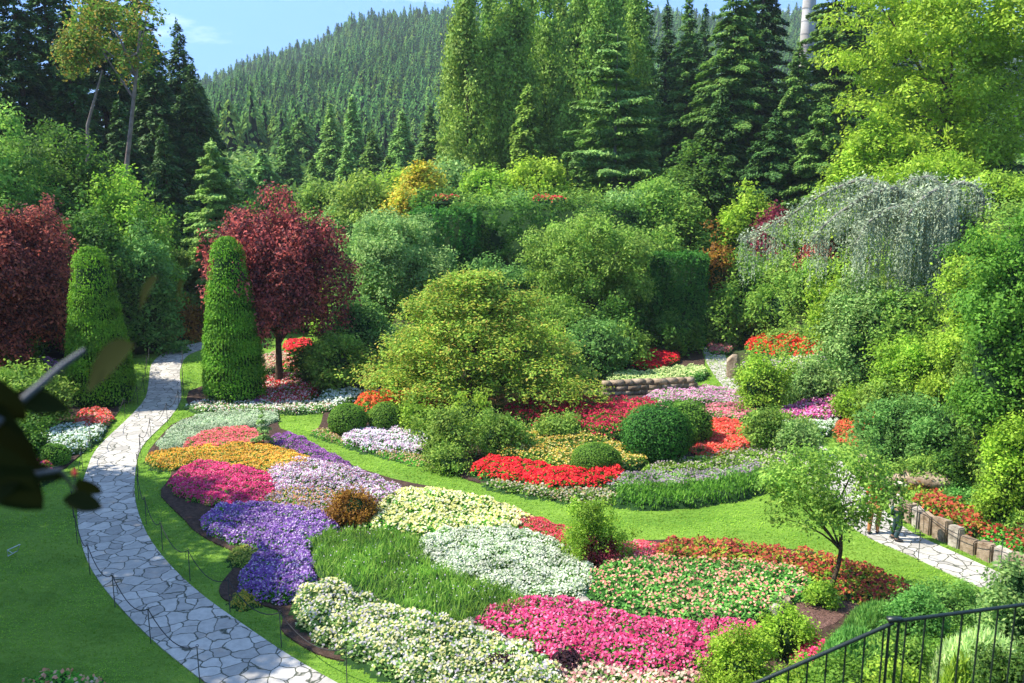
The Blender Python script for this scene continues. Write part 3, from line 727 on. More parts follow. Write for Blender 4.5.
drift('flower_drift', 'vivid pink mounded flowers above the violet carpet by the path', FB, [(172, 484), (178, 472), (196, 463), (225, 465), (258, 472), (273, 480), (272, 494), (254, 507), (228, 504), (205, 500), (184, 495)], .36, HOTP, fs=.07, bloom=1.2)
drift('flower_drift', 'violet blue carpet of small flowers beside the curving lawn edge', FB, [(204, 522), (214, 509), (240, 505), (275, 505), (310, 512), (338, 521), (322, 534), (303, 546), (312, 566), (308, 588), (290, 600), (262, 596), (241, 586), (246, 568), (264, 552), (240, 540), (214, 531)], .38, [(.2, .09, .38), (.34, .2, .52), (.15, .06, .3), (.62, .5, .72), (.26, .13, .46)], fs=.075, bloom=1.35, plant_s=.42)
drift('flower_drift', 'narrow purple flower strip along the upper lawn curve', FB, [(272, 437), (288, 434), (304, 441), (325, 453), (345, 463), (352, 470), (335, 466), (312, 458), (295, 449), (275, 445)], .3, [(.3, .09, .36), (.42, .18, .45), (.2, .05, .25)], fs=.07, bloom=1.0)
drift('flower_drift', 'mauve and white mixed flowers right of the orange band', FB, [(266, 478), (272, 466), (300, 458), (330, 463), (352, 469), (375, 477), (403, 488), (392, 499), (372, 503), (352, 492), (325, 488), (296, 492), (276, 492)], .32, [(.6, .42, .62), (.7, .6, .72), (.4, .18, .4), (.45, .2, .25), (.75, .72, .75)], 'mid', fs=.075, bloom=.8)
drift('flower_drift', 'rusty mauve low flowers just left of the bronze shrub', FB, [(262, 503), (275, 492), (300, 490), (326, 489), (338, 498), (335, 516), (320, 521), (298, 512), (276, 508)], .3, [(.45, .13, .12), (.6, .45, .6), (.5, .3, .08), (.35, .3, .4)], 'mid', fs=.075, bloom=.7)
drift('flower_drift', 'pale lemon yellow flowers along the lawn behind the white drift', FB, [(358, 518), (378, 506), (396, 496), (404, 487), (440, 491), (470, 497), (502, 505), (532, 517), (520, 528), (482, 531), (452, 528), (430, 536), (392, 530), (362, 526)], .36, [(.74, .7, .26), (.78, .75, .4), (.6, .6, .16), (.8, .78, .55)], 'bedgreen', fs=.11, bloom=.85)
drift('flower_drift', 'creamy white rounded flower drift in the middle of the front bed', FB, [(420, 545), (432, 533), (465, 529), (510, 530), (530, 536), (562, 548), (590, 562), (590, 582), (578, 597), (550, 598), (505, 590), (470, 579), (440, 567), (424, 558)], .42, [(.66, .68, .54), (.5, .55, .4), (.75, .75, .64), (.35, .45, .25)], 'dusty', fs=.075, bloom=.95, plant_s=.45, tuft=.5)
drift('flower_drift', 'tall fresh green spiky foliage left of the creamy white flowers', 'foliage drift', [(312, 545), (322, 533), (350, 529), (385, 533), (420, 538), (424, 560), (450, 574), (500, 592), (540, 603), (515, 611), (478, 620), (452, 624), (410, 608), (365, 590), (325, 578)], .5, [(.45, .5, .4), (.5, .4, .55)], 'blade', fs=.05, bloom=.008, gleaf=.14, spike=1.6, plant_s=.5)
drift('flower_drift', 'cream and lemon bushy flowers along the bottom soil edge', FB, [(298, 598), (306, 586), (322, 580), (350, 590), (395, 605), (432, 620), (470, 630), (505, 640), (535, 650), (548, 664), (560, 684), (552, 705), (430, 705), (418, 686), (398, 672), (355, 652), (318, 634), (300, 616)], .5, [(.68, .66, .32), (.72, .72, .55), (.55, .56, .18), (.48, .44, .52)], 'dusty', fs=.085, bloom=.55, plant_s=.62, tuft=.85, mound=.6)
drift('flower_drift', 'large magenta pink carpet of flowers nearest the bottom centre', FB, [(472, 622), (490, 610), (520, 603), (550, 600), (585, 604), (620, 615), (655, 624), (700, 622), (740, 623), (768, 630), (745, 642), (712, 656), (690, 668), (655, 670), (620, 664), (585, 657), (548, 655), (530, 645), (500, 634)], .36, [(.8, .07, .2), (.72, .09, .26), (.5, .03, .11), (.85, .25, .4), (.62, .05, .16)], 'bedgreen', fs=.09, bloom=1.15, tuft=.6, plant_s=.36)
drift('flower_drift', 'leafy green bedding dotted with coral pink blooms', FB, [(588, 590), (590, 573), (615, 565), (650, 558), (700, 560), (745, 563), (785, 570), (812, 578), (805, 592), (780, 600), (768, 612), (735, 622), (690, 620), (655, 620), (625, 608)], .45, [(.85, .3, .25), (.8, .22, .22), (.85, .45, .35)], 'rosegreen', fs=.085, bloom=.16, gleaf=.13, plant_s=.45)
drift('flower_drift', 'red and lime patterned leaves edging the lawn near the small tree', 'foliage drift', [(655, 556), (658, 546), (690, 540), (730, 542), (775, 549), (820, 557), (860, 567), (895, 581), (926, 595), (900, 603), (860, 598), (835, 588), (800, 574), (760, 564), (705, 560)], .45, [(.4, .06, .04), (.5, .14, .05), (.3, .03, .05)], 'coleus', fs=.11, bloom=.35, gleaf=.13, plant_s=.5)
drift('flower_drift', 'crimson pink strip running down from the lemon flowers to the wispy bush', FB, [(505, 508), (532, 517), (560, 528), (590, 539), (600, 550), (580, 556), (560, 548), (536, 538), (522, 527)], .3, [(.6, .05, .1), (.7, .12, .18), (.45, .04, .06)], fs=.07, bloom=.9)
drift('flower_drift', 'rose red flowers between the wispy bush and the patterned leaves', FB, [(600, 560), (608, 546), (640, 542), (657, 546), (656, 556), (640, 564), (610, 570)], .32, [(.78, .1, .16), (.65, .06, .1), (.8, .25, .3)], fs=.075, bloom=1.0)
drift('flower_drift', 'small bright pink clump beside the chartreuse shrubs', FB, [(792, 656), (800, 640), (815, 636), (820, 650), (808, 662)], .35, HOTP, fs=.08, bloom=1.0)
drift('flower_drift', 'salmon and cream succulent edging under the magenta carpet', FB, [(545, 662), (590, 662), (640, 674), (690, 672), (705, 680), (720, 705), (560, 705)], .2, [(.7, .35, .3), (.75, .55, .4), (.6, .25, .25), (.75, .68, .5)], 'dusty', fs=.1, bloom=.7)
drift('flower_drift', 'golden green edging tuft at the tip of the violet carpet', FB, [(232, 552), (240, 546), (256, 550), (262, 560), (248, 566), (238, 562)], .3, [(.5, .5, .1), (.35, .4, .05)], 'mid', fs=.06, bloom=.3)
drift('flower_drift', 'yellow edging tuft on bare soil below the violet carpet', FB, [(234, 600), (240, 592), (252, 594), (256, 602), (246, 607)], .2, [(.6, .42, .05), (.4, .35, .05)], 'mid', fs=.06, bloom=.5)

# back island
drift('flower_drift', 'white and mauve flowers under the two clipped balls', FB, [(343, 441), (350, 430), (372, 427), (398, 429), (428, 436), (436, 446), (420, 452), (395, 451), (368, 449)], .4, [(.8, .76, .8), (.6, .3, .5), (.7, .6, .72), (.85, .84, .86)], fs=.085, bloom=1.0)
drift('flower_drift', 'low russet and green edging below the two clipped balls', FB, [(314, 434), (322, 427), (335, 436), (345, 443), (368, 450), (395, 452), (418, 455), (428, 464), (415, 463), (378, 452), (336, 440)], .22, [(.35, .18, .08), (.5, .35, .12), (.6, .4, .3)], 'bedgreen', fs=.07, bloom=.4)
drift('flower_drift', 'orange red flowers behind the two clipped balls', FB, [(352, 406), (368, 398), (405, 394), (447, 395), (452, 406), (425, 415), (395, 414), (370, 413)], .95, [(.8, .1, .03), (.85, .2, .06), (.65, .06, .02)], fs=.09, bloom=1.0)
drift('flower_drift', 'scarlet flower band along the front wall of the back bed', FB, [(472, 468), (490, 460), (525, 461), (550, 468), (585, 472), (612, 468), (622, 473), (615, 482), (590, 486), (560, 487), (535, 483), (505, 477), (478, 474)], .5, [(.8, .015, .02), (.65, .01, .015), (.88, .06, .04)], fs=.11, bloom=1.3)
drift('flower_drift', 'yellow and green mixed shrublets behind the scarlet band', FB, [(492, 455), (500, 436), (530, 430), (560, 432), (592, 440), (630, 445), (650, 455), (640, 466), (600, 466), (565, 466), (530, 460)], .55, [(.6, .45, .06), (.7, .55, .2), (.5, .3, .05)], 'mid', fs=.1, bloom=.35, plant_s=.6)
drift('flower_drift', 'deep crimson flowers across the middle of the back bed', FB, [(500, 410), (530, 400), (560, 398), (615, 402), (660, 408), (655, 418), (630, 430), (600, 434), (565, 428), (520, 420)], .95, [(.45, .012, .04), (.6, .03, .06), (.3, .02, .03)], 'mid', fs=.12, bloom=.75, plant_s=.5)
drift('flower_drift', 'dusty pink flowers right of the crimson ones by the lawn sliver', FB, [(618, 404), (650, 402), (668, 406), (662, 414), (640, 413)], .35, [(.75, .3, .4), (.65, .2, .3)], fs=.09, bloom=.8)
drift('flower_drift', 'peach and buff low flowers under the edge of the big maple', FB, [(470, 402), (490, 397), (545, 396), (575, 399), (560, 405), (520, 407), (490, 408)], .35, [(.75, .4, .2), (.6, .3, .15)], 'mid', fs=.09, bloom=.6)
drift('flower_drift', 'round scarlet pink bed right of the large clipped shrub', FB, [(692, 446), (698, 428), (716, 419), (742, 422), (757, 434), (752, 444), (730, 454), (705, 458)], .45, [(.82, .07, .06), (.75, .04, .05), (.85, .2, .15)], 'mid', fs=.1, bloom=1.2)
drift('flower_drift', 'lavender grey flowers above the green hedge edging', FB, [(600, 486), (625, 476), (665, 472), (705, 473), (740, 470), (760, 464), (775, 472), (742, 482), (700, 484), (650, 488)], .45, [(.3, .22, .32), (.4, .33, .38), (.3, .22, .25)], 'dusty', fs=.08, bloom=.25, plant_s=.5)
drift('flower_drift', 'lush green leafy edging along the back bed lawn line', 'foliage drift', [(610, 499), (625, 487), (665, 484), (715, 482), (755, 474), (780, 470), (790, 478), (760, 487), (710, 498), (655, 503)], .55, None, 'ballgreen', fs=.08, bloom=0, gleaf=.13, plant_s=.45, spike=.4)
drift('flower_drift', 'buff stone edging plants below the scarlet band', FB, [(478, 482), (510, 483), (560, 490), (605, 490), (620, 498), (600, 503), (555, 497), (515, 490)], .3, [(.5, .42, .3), (.4, .3, .15), (.55, .5, .4)], 'mid', fs=.1, bloom=.35)
drift('flower_drift', 'pink and plum flowers bordering the far curve of the back bed', FB, [(640, 400), (660, 391), (700, 386), (735, 392), (760, 405), (745, 408), (710, 402), (680, 402)], .4, [(.6, .35, .5), (.5, .15, .3), (.65, .45, .5)], 'rosegreen', fs=.09, bloom=.6)
drift('flower_drift', 'rose band between the clipped shrub and the feathery bush', FB, [(700, 408), (725, 404), (752, 406), (758, 414), (735, 418), (710, 415)], .35, [(.6, .12, .2), (.7, .3, .35)], 'rosegreen', fs=.09, bloom=.8)
drift('flower_drift', 'fuchsia and violet phlox band climbing to the right slope', FB, [(775, 412), (800, 402), (835, 396), (870, 388), (885, 392), (880, 402), (850, 412), (820, 420), (790, 424)], .6, [(.6, .06, .25), (.7, .2, .45), (.45, .05, .3), (.8, .45, .6)], 'mid', fs=.13, bloom=.9, plant_s=.6)
drift('flower_drift', 'orange red flower patch at the foot of the right slope', FB, [(832, 430), (848, 414), (872, 410), (884, 420), (872, 440), (848, 447)], .4, [(.7, .16, .05), (.65, .28, .08), (.6, .08, .04)], 'olive', fs=.1, bloom=.7)
drift('flower_drift', 'white and silver flowers below the fuchsia band', FB, [(762, 424), (790, 424), (820, 420), (838, 416), (836, 430), (808, 436), (775, 436)], .4, [(.7, .75, .65), (.4, .5, .35)], 'rosegreen', fs=.09, bloom=.5, plant_s=.5)
drift('flower_drift', 'low leafy greenery between the round scarlet bed and the lavender grey flowers', 'foliage drift', [(640, 468), (690, 458), (735, 452), (760, 440), (790, 448), (800, 462), (775, 470), (740, 466), (700, 470), (660, 474)], .4, [(.5, .5, .3), (.4, .3, .35)], 'mid', fs=.08, bloom=.12, gleaf=.12, plant_s=.5)
drift('flower_drift', 'low leafy greenery under the maple behind the orange red flowers', 'foliage drift', [(345, 400), (380, 390), (450, 386), (540, 388), (600, 392), (600, 400), (520, 402), (450, 398), (380, 402)], .4, [(.5, .3, .2)], 'mid', fs=.08, bloom=.06, gleaf=.13, plant_s=.6)
# terrace and rear borders
drift('flower_drift', 'scarlet flowers under the dark clipped hedge on the terrace', FB, [(624, 364), (632, 352), (660, 348), (680, 352), (676, 362), (650, 368)], .5, [(.8, .01, .01), (.65, .01, .01), (.88, .05, .03)], fs=.13, bloom=1.3)
drift('flower_drift', 'pale lime flower hedge on top of the low stone wall', FB, [(604, 383), (615, 375), (660, 371), (700, 366), (708, 372), (690, 380), (650, 386), (612, 388)], .55, [(.65, .7, .3), (.5, .65, .25)], 'rosegreen', fs=.09, bloom=.5)
drift('flower_drift', 'red and white flowers around the foot of the purple leaved tree', FB, [(250, 398), (258, 380), (285, 374), (312, 376), (318, 390), (305, 402), (275, 406)], .4, [(.7, .03, .05), (.8, .3, .32), (.85, .7, .65), (.5, .02, .05)], fs=.11, bloom=1.0)
drift('flower_drift', 'pale green and white edging along the rear lawn border', FB, [(186, 404), (205, 402), (250, 402), (300, 403), (328, 400), (352, 392), (400, 392), (345, 405), (326, 411), (240, 411), (200, 411)], .35, [(.7, .75, .6), (.8, .8, .75), (.75, .4, .4)], 'dusty', fs=.09, bloom=.35)
drift('flower_drift', 'white daisy like clumps right of the red and white flowers', FB, [(318, 402), (325, 392), (345, 388), (362, 390), (362, 400), (340, 407)], .5, [(.7, .78, .7), (.82, .85, .82)], 'bluegreen', fs=.12, bloom=.5)
drift('flower_drift', 'dark plum and violet flowers at the dark base of the second yew cone', FB, [(248, 402), (252, 392), (262, 394), (262, 404)], .35, [(.3, .05, .3), (.5, .2, .4)], fs=.1, bloom=.8)
drift('flower_drift', 'scarlet flowers glimpsed beyond the purple leaved tree', FB, [(282, 349), (292, 341), (308, 340), (316, 347), (300, 352)], .5, [(.85, .02, .03), (.8, .06, .06)], fs=.15, bloom=1.4)
drift('flower_drift', 'coral flowers in front of the glimpsed scarlet ones', FB, [(278, 366), (288, 360), (312, 359), (318, 365), (300, 370)], .45, [(.8, .1, .06), (.8, .25, .15), (.7, .6, .5)], fs=.14, bloom=1.0)
drift('flower_drift', 'mixed pale pink flowers to the left behind the purple leaved tree', FB, [(252, 372), (258, 358), (278, 352), (290, 356), (280, 370)], .45, [(.75, .5, .45), (.6, .6, .35), (.7, .25, .2)], 'dusty', fs=.12, bloom=.7)
# left border
drift('flower_drift', 'coral red flowers at the foot of the first yew cone', FB, [(74, 422), (82, 412), (100, 410), (112, 414), (106, 424), (90, 428)], .4, [(.8, .1, .08), (.82, .35, .3), (.7, .05, .05)], fs=.11, bloom=1.1)
drift('flower_drift', 'small white flowers over blue green leaves by the left path edge', FB, [(28, 446), (45, 432), (75, 424), (104, 424), (98, 436), (80, 450), (55, 456), (34, 458)], .4, [(.75, .82, .75), (.82, .85, .82), (.5, .65, .55)], 'bluegreen', fs=.1, bloom=.55)
drift('flower_drift', 'rust red and purple flowers at the left frame edge', FB, [(-30, 482), (-20, 464), (10, 456), (35, 458), (50, 466), (46, 478), (20, 488)], .45, [(.55, .12, .04), (.5, .05, .08), (.35, .05, .25), (.6, .3, .06)], 'mid', fs=.11, bloom=.8)
drift('flower_drift', 'lilac flowers in deep shade left of the first yew cone', FB, [(10, 372), (22, 360), (52, 358), (60, 368), (45, 376)], .5, [(.45, .15, .45), (.5, .3, .55)], 'bluegreen', fs=.15, bloom=.8)
# right border above the stone edging
for lab, pts, pal, gm in (('red leaved and green bedding above the stone edging by the people', [(912, 505), (930, 494), (955, 499), (982, 517), (980, 538), (955, 528), (932, 514)], [(.45, .04, .03), (.5, .15, .06), (.3, .03, .03)], 'coleus'),
                          ('crimson and leafy bedding above the stone edging at the right frame edge', [(980, 538), (992, 522), (1020, 526), (1042, 540), (1052, 566), (1016, 552)], [(.4, .03, .04), (.5, .12, .06), (.3, .02, .04)], 'bedgreen')):
    drift('flower_drift', lab, FB, pts, .75, pal, gm, fs=.12, bloom=.35, gleaf=.15, plant_s=.6)
drift('flower_drift', 'pale orange roses at the bottom left of the lawn', FB, [(18, 705), (28, 680), (50, 672), (80, 676), (105, 684), (108, 705)], .35, [(.75, .3, .2), (.8, .45, .3), (.7, .5, .4)], 'bedgreen', fs=.12, bloom=.22, gleaf=.12)
# ------------------------------------------------------------------ clipped shapes and shrubs in the garden
Yg = lambda py: float(G(512, py)[1])
plant('clipped_yew', 'first clipped green cone left of the path, leaning shadow across it', 'topiary', 89, Yg(403), 248, 69, 'cone', 'topiary', 2.4, 'clipped cones beside the path')
plant('clipped_yew', 'second clipped green cone right of the path, in front of the purple tree', 'topiary', 226, Yg(401), 238, 66, 'cone', 'topiary', 2.4, 'clipped cones beside the path')
plant('clipped_ball', 'left of the two light green clipped balls by the lawn curve', 'topiary', 347, Yg(433), 404, 40, 'dome', 'ballgreen', 2.2, 'clipped balls')
plant('clipped_ball', 'right of the two light green clipped balls by the lawn curve', 'topiary', 386, Yg(431), 402, 38, 'dome', 'ballgreen', 2.2, 'clipped balls')
plant('clipped_ball', 'fresh green clipped ball sitting in the scarlet flower band', 'topiary', 596, Yg(473), 443, 51, 'dome', 'ballgreen', 2.0, 'clipped balls')
plant('clipped_shrub', 'broad dark green clipped shrub in the middle of the back bed', 'topiary', 658, Yg(459), 405, 72, 'dome', 'yew', 2.8, rough=.12)
plant('clipped_shrub', 'lighter clipped shrub joined to the right of the broad one', 'topiary', 688, Yg(445), 402, 52, 'dome', 'ballgreen', 2.8, rough=.1)
plant('clipped_ball', 'small green ball at the edge of the left border by the path', 'topiary', 52, Yg(465), 444, 34, 'dome', 'ballgreen', 2.4, 'clipped balls')
plant('clipped_hedge', 'tall dark green clipped block beside the far path', 'hedge', 677, 54, 254, 52, 'box', 'yew', 2.8, depth=1.0, soft=.1)
plant('clipped_shrub', 'low dark rounded shrub under the tall clipped block', 'topiary', 674, 50.5, 315, 66, 'bush', 'deep', 2.8, rag=1.5)
plant('shrub', 'bronze brown mound at the edge of the lemon flowers', 'shrub', 354, Yg(524), 488, 50, 'bush', 'bronze', 2.6)
plant('shrub', 'small upright pale green conifer standing in the orange flowers', 'shrub', 262, Yg(448), 411, 26, 'conifer', 'dusty', 2.4, cover=1.4, power=.6, irregular=.3)
plant('shrub', 'wispy light green bush at the edge of the crimson strip', 'shrub', 592, Yg(560), 501, 70, 'bush', 'lime', 2.2, rag=2.4, rc=.2, cover=.75, core=False)
plant('shrub', 'low red leaved skirt at the foot of the wispy bush', 'shrub', 600, Yg(566), 536, 46, 'bush', 'crimsonleaf', 2.2, rag=1.6, cover=.7)
plant('shrub', 'chartreuse shrub at the bottom right of the magenta carpet', 'shrub', 742, Yg(698), 640, 90, 'bush', 'yellowgreen', 3.0, rag=2.0, rc=.17)
plant('shrub', 'bright chartreuse shrub behind, beside the brown mulch', 'shrub', 788, Yg(655), 612, 64, 'bush', 'yellowgreen', 3.0, rag=2.0, rc=.16)
plant('shrub', 'small round leafy plant at the foot of the small tree', 'shrub', 822, Yg(606), 582, 34, 'bush', 'lime', 2.6)
plant('shrub', 'leafy shrub between maple and white mauve flowers', 'shrub', 446, Yg(460), 412, 62, 'bush', 'mid', 3.0, rag=2.4, rc=.22)
plant('shrub', 'feathery green shrub in front of the big maple trunk', 'shrub', 470, Yg(440), 392, 50, 'bush', 'lime', 2.6, rag=2.4, cover=.7, rc=.22)
plant('shrub', 'leafy green perennial beside the second clipped ball', 'shrub', 418, Yg(434), 402, 50, 'bush', 'lime', 2.8, rag=2.4, rc=.2)
plant('shrub', 'low grey green clump at the lawn end of the scarlet band', 'shrub', 450, Yg(472), 446, 50, 'bush', 'mid', 2.6, rag=2.4, rc=.18)
plant('shrub', 'leafy shrub left of the yellow shrublets', 'shrub', 500, Yg(455), 414, 56, 'bush', 'mid', 2.6, rag=2.4, rc=.22)
plant('shrub', 'green shrub under the crimson flowers of the back bed', 'shrub', 560, Yg(440), 414, 60, 'bush', 'mid', 2.6)
plant('shrub', 'light green shrub right of the round scarlet bed', 'shrub', 768, Yg(448), 408, 56, 'bush', 'mid', 2.6)
plant('shrub', 'silver green shrub beside the right path bend', 'shrub', 800, Yg(456), 422, 44, 'bush', 'dusty', 2.6)
plant('shrub', 'feathery yellow green bush between far path and fuchsia band', 'shrub', 766, Yg(412), 352, 56, 'bush', 'lime', 2.6, rag=1.8)
plant('shrub', 'green bush left of the feathery yellow green one', 'shrub', 754, Yg(398), 356, 34, 'bush', 'mid', 2.6)
plant('shrub', 'grey green bush above the fuchsia band', 'shrub', 812, Yg(404), 362, 60, 'bush', 'dusty', 2.6)
plant('shrub', 'olive green bush at the right end of the fuchsia band', 'shrub', 893, Yg(398), 350, 50, 'bush', 'olive', 2.6)
plant('shrub', 'rust tinted seed head bush right of the clipped shrub', 'shrub', 806, Yg(440), 420, 36, 'bush', 'olive', 2.6, cover=.8)
plant('shrub', 'yellow green bush at the left frame edge', 'shrub', 22, Yg(430), 364, 90, 'bush', 'olive', 3.4)
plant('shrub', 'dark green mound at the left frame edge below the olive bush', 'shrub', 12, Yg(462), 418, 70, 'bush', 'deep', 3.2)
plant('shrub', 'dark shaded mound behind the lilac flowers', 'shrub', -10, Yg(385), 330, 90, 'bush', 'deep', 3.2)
plant('shrub', 'brown leaved low shrub in shade beyond the path', 'shrub', 152, Yg(343), 292, 60, 'bush', 'bronze', 3.0)
plant('shrub', 'maroon tinted low shrub between the two cones', 'shrub', 178, Yg(341), 300, 44, 'bush', 'bronze', 3.0)
plant('shrub', 'green shrub under the right side of the purple tree', 'shrub', 312, Yg(384), 344, 44, 'bush', 'deep', 2.8)
plant('shrub', 'light green shrub left of the big maple', 'shrub', 334, Yg(392), 330, 60, 'bush', 'mid', 2.8, rag=1.4)
plant('shrub', 'blue green mixed shrub behind the rear border', 'shrub', 356, Yg(372), 292, 70, 'bush', 'bluegreen', 3.0)
plant('shrub', 'variegated shrub right of the big maple above the terrace', 'shrub', 592, Yg(378), 318, 70, 'bush', 'bluegreen', 3.0, rag=1.3)
plant('shrub', 'yellow flecked shrub below the variegated one', 'shrub', 562, Yg(388), 340, 54, 'bush', 'olive', 2.8)
plant('shrub', 'dark green shrub in the shade left of the scarlet terrace flowers', 'shrub', 612, Yg(362), 300, 48, 'bush', 'deep', 3.0)

# feature trees on the garden floor
plant('purple_leaf_tree', 'round purple red leaved tree behind the second cone', 'tree', 270, Yg(386), 214, 136, 'tree', 'purple', 3.0, crown_from=.21, tr=.2, rc=.4, cover=.6, over=1.05, fill=.84, flat=2.8, depth=.95, rag=1.6)
plant('purple_leaf_tree', 'purple red leaved tree cut by the left frame edge', 'tree', 2, Yg(392), 210, 138, 'tree', 'purple', 3.0, crown_from=.05, tr=.2, rc=.4, cover=.6, over=1.05, fill=.84, flat=2.8, depth=.95, rag=1.6)
plant('japanese_maple', 'wide spreading yellow green maple in the centre of the garden', 'tree', 470, Yg(407), 270, 290, 'pads', 'maple', 2.8, crown_from=.24, tr=.17, n=400, pad=.08, cover=.62, power=.75, thick=.2, depth=.62, tiers=6)
plant('small_tree', 'small thin trunked tree standing in the brown mulch', 'tree', 834, Yg(603), 440, 172, 'tree', 'mid', 3.6, crown_from=.4, tr=.07, rc=.26, cover=.42, over=.8, fill=.8, flat=.7)
plant('dome_tree', 'left dome crowned tree with dense grey green foliage', 'tree', 388, 52, 213, 124, 'tree', 'dusty', 2.6, crown_from=.12, rc=.55, cover=1.2, flat=.8, fill=.9, zmin=-.9)
plant('dome_tree', 'right dome crowned olive green tree with twisted visible trunk', 'tree', 592, 52, 213, 134, 'tree', 'olive', 2.6, crown_from=.18, tr=.22, rc=.5, cover=.85, flat=.8, fill=.88)

# back wall covered in climbers and the planting on the plateau edge
bx0, _ = XY(455, 200, 58.5); bx1, _ = XY(640, 200, 58.5)
plant('climber_curtain', 'dark green curtain of climbers hanging over the back quarry wall', 'climber', 548, 58.6, 207, 190, 'box', 'deep', 3.4, depth=.08, soft=.3)
plant('climber_curtain', 'shaded climber curtain stepping forward left of the back wall', 'climber', 445, 57, 212, 62, 'box', 'yew', 3.4, depth=.3, soft=.25)
i = 0
for px, top, w, lab in ((470, 196, 56, 'leftmost green mound spilling over the back wall top'), (520, 199, 60, 'green mound over the back wall below the red flower specks'), (570, 197, 60, 'middle mound on the back wall top beside the cedar'), (618, 196, 60, 'pale mound on the back wall top right of the cedar trunk'), (662, 178, 66, 'light green mound right of the back wall end')):
    plant('shrub', lab, 'shrub', px, 60.5, top, w, 'bush', ('mid', 'bluegreen', 'mid', 'dusty', 'mid')[i], 3.0, 'mounds on the back wall'); i += 1
drift('flower_drift', 'red flowers on top of the back wall at the left', FB, None, .7, [(.6, .08, .06)], 'mid', fs=.2, bloom=.5, z=8.3, poly=np.array([(-5.4, 60.2), (-3.6, 60.2), (-3.6, 61.2), (-5.4, 61.2)]))
drift('flower_drift', 'red flowers on top of the back wall left of the cedar', FB, None, .7, [(.6, .05, .05)], 'mid', fs=.2, bloom=.5, z=8.2, poly=np.array([(1.4, 59.6), (3.6, 59.6), (3.6, 60.6), (1.4, 60.6)]))
T = [
 # name, label, cat, px, Y, top, w, kind, mat, lp, kw
 ('golden_maple', 'golden orange topped small maple above the left dome tree', 'tree', 420, 66, 168, 96, 'pads', 'gold', 3.2, dict(crown_from=.1, n=110, pad=.16, z0=5.5)),
 ('shrub', 'yellow green bushy tree left of the golden maple', 'shrub', 366, 68, 176, 90, 'bush', 'olive', 3.2, {}),
 ('shrub', 'dark evergreen mass behind the left dome tree', 'shrub', 440, 62, 192, 60, 'bush', 'deep', 3.2, {}),
 ('shrub', 'bright yellow bush in front of the poplar bases', 'shrub', 540, 68, 160, 60, 'bush', 'yellowgreen', 3.2, {}),
 ('shrub', 'yellow green bush at the foot of the cedar', 'shrub', 486, 69, 170, 60, 'bush', 'lime', 3.2, {}),
 ('shrub', 'soft green bush between cedar and the dark firs', 'shrub', 668, 66, 180, 80, 'bush', 'mid', 3.2, {}),
 ('layered_tree', 'light green layered dogwood right of the right dome tree', 'tree', 690, 60, 196, 90, 'pads', 'mid', 3.2, dict(crown_from=.15, n=80, pad=.17)),
 ('layered_tree', 'dark green wide layered tree in front of the firs', 'tree', 708, 66, 140, 110, 'pads', 'deep', 3.4, dict(crown_from=.1, n=90, pad=.17)),
 ('shrub', 'lime green tree like shrub left of the purple bush on the slope', 'shrub', 748, 60, 182, 60, 'bush', 'yellowgreen', 3.2, {}),
 ('shrub', 'plum purple bush at the left tip of the weeping tree', 'shrub', 778, 57, 203, 56, 'bush', 'crimsonleaf', 3.0, {}),
 ('shrub', 'red and green leaved bush right of the tall clipped block', 'shrub', 718, 55, 236, 34, 'bush', 'bronze', 3.0, dict(cover=.6, rag=2.4, rc=.3)),
 ('shrub', 'dark red bush behind the hanging strands of the weeping tree', 'shrub', 822, 50, 236, 44, 'bush', 'purple', 3.0, {}),
]
for (nm, lab, cat, px, Y, top, w, kd, mt, lp, kw) in T: plant(nm, lab, cat, px, Y, top, w, kd, mt, lp, **kw)
FILL = [
 (818, 48.5, 256, 70, 'mid', 'soft green shrub in front of the dark red bush on the slope'), (722, 52.5, 288, 30, 'mid', 'green shrub at the foot of the red and green bush'),
 (560, 49, 296, 90, 'mid', 'green shrub directly below the right dome tree'), (626, 51, 286, 48, 'deep', 'dark leafy shrub left of the tall clipped block'), (500, 54, 262, 90, 'bluegreen', 'blue green shrub behind the big maple crown'),
 (448, 53, 268, 70, 'mid', 'green shrub between the two dome trees'), (350, 55, 262, 80, 'lime', 'fresh green shrub below the left dome tree'), (312, 58, 250, 80, 'mid', 'soft green shrub right of the purple tree'), (622, 47, 322, 60, 'mid', 'leafy shrub left behind the scarlet terrace flowers'),
 (545, 45.5, 330, 60, 'lime', 'light shrub under the right flank of the maple'), (396, 45.5, 326, 70, 'dusty', 'grey green shrub under the left flank of the maple'), (238, 68, 232, 60, 'dusty', 'grey green shrub beside the second cone top'),
 (290, 72, 214, 70, 'mid', 'green crown right behind the purple tree'), (336, 66, 212, 70, 'dusty', 'pale shrub behind the left dome tree'), (660, 56, 226, 70, 'mid', 'green tree crown above the tall clipped block'), (726, 56, 250, 50, 'lime', 'yellow green shrub beside the far path mouth'),
 (628, 60, 208, 60, 'dusty', 'pale green crown behind the right dome tree'), (606, 46, 348, 40, 'deep', 'dark low shrub at the left end of the pale lime hedge'), (196, 70, 212, 50, 'deep', 'dark shrub left of the pale conifer foot'),
 (432, 43.5, 364, 70, 'mid', 'low green shrub under the left half of the maple'), (500, 43, 372, 80, 'deep', 'low dark shrub under the right half of the maple'), (548, 43.5, 362, 60, 'bluegreen', 'low leafy shrub under the right edge of the maple')]
for px, Y, top, w, mt, lab in FILL: plant('shrub', lab, 'shrub', px, Y, top, w, 'bush', mt, 2.9, 'shrubs in the middle of the garden', rc=.075 * w * Y / K, rag=1.5)
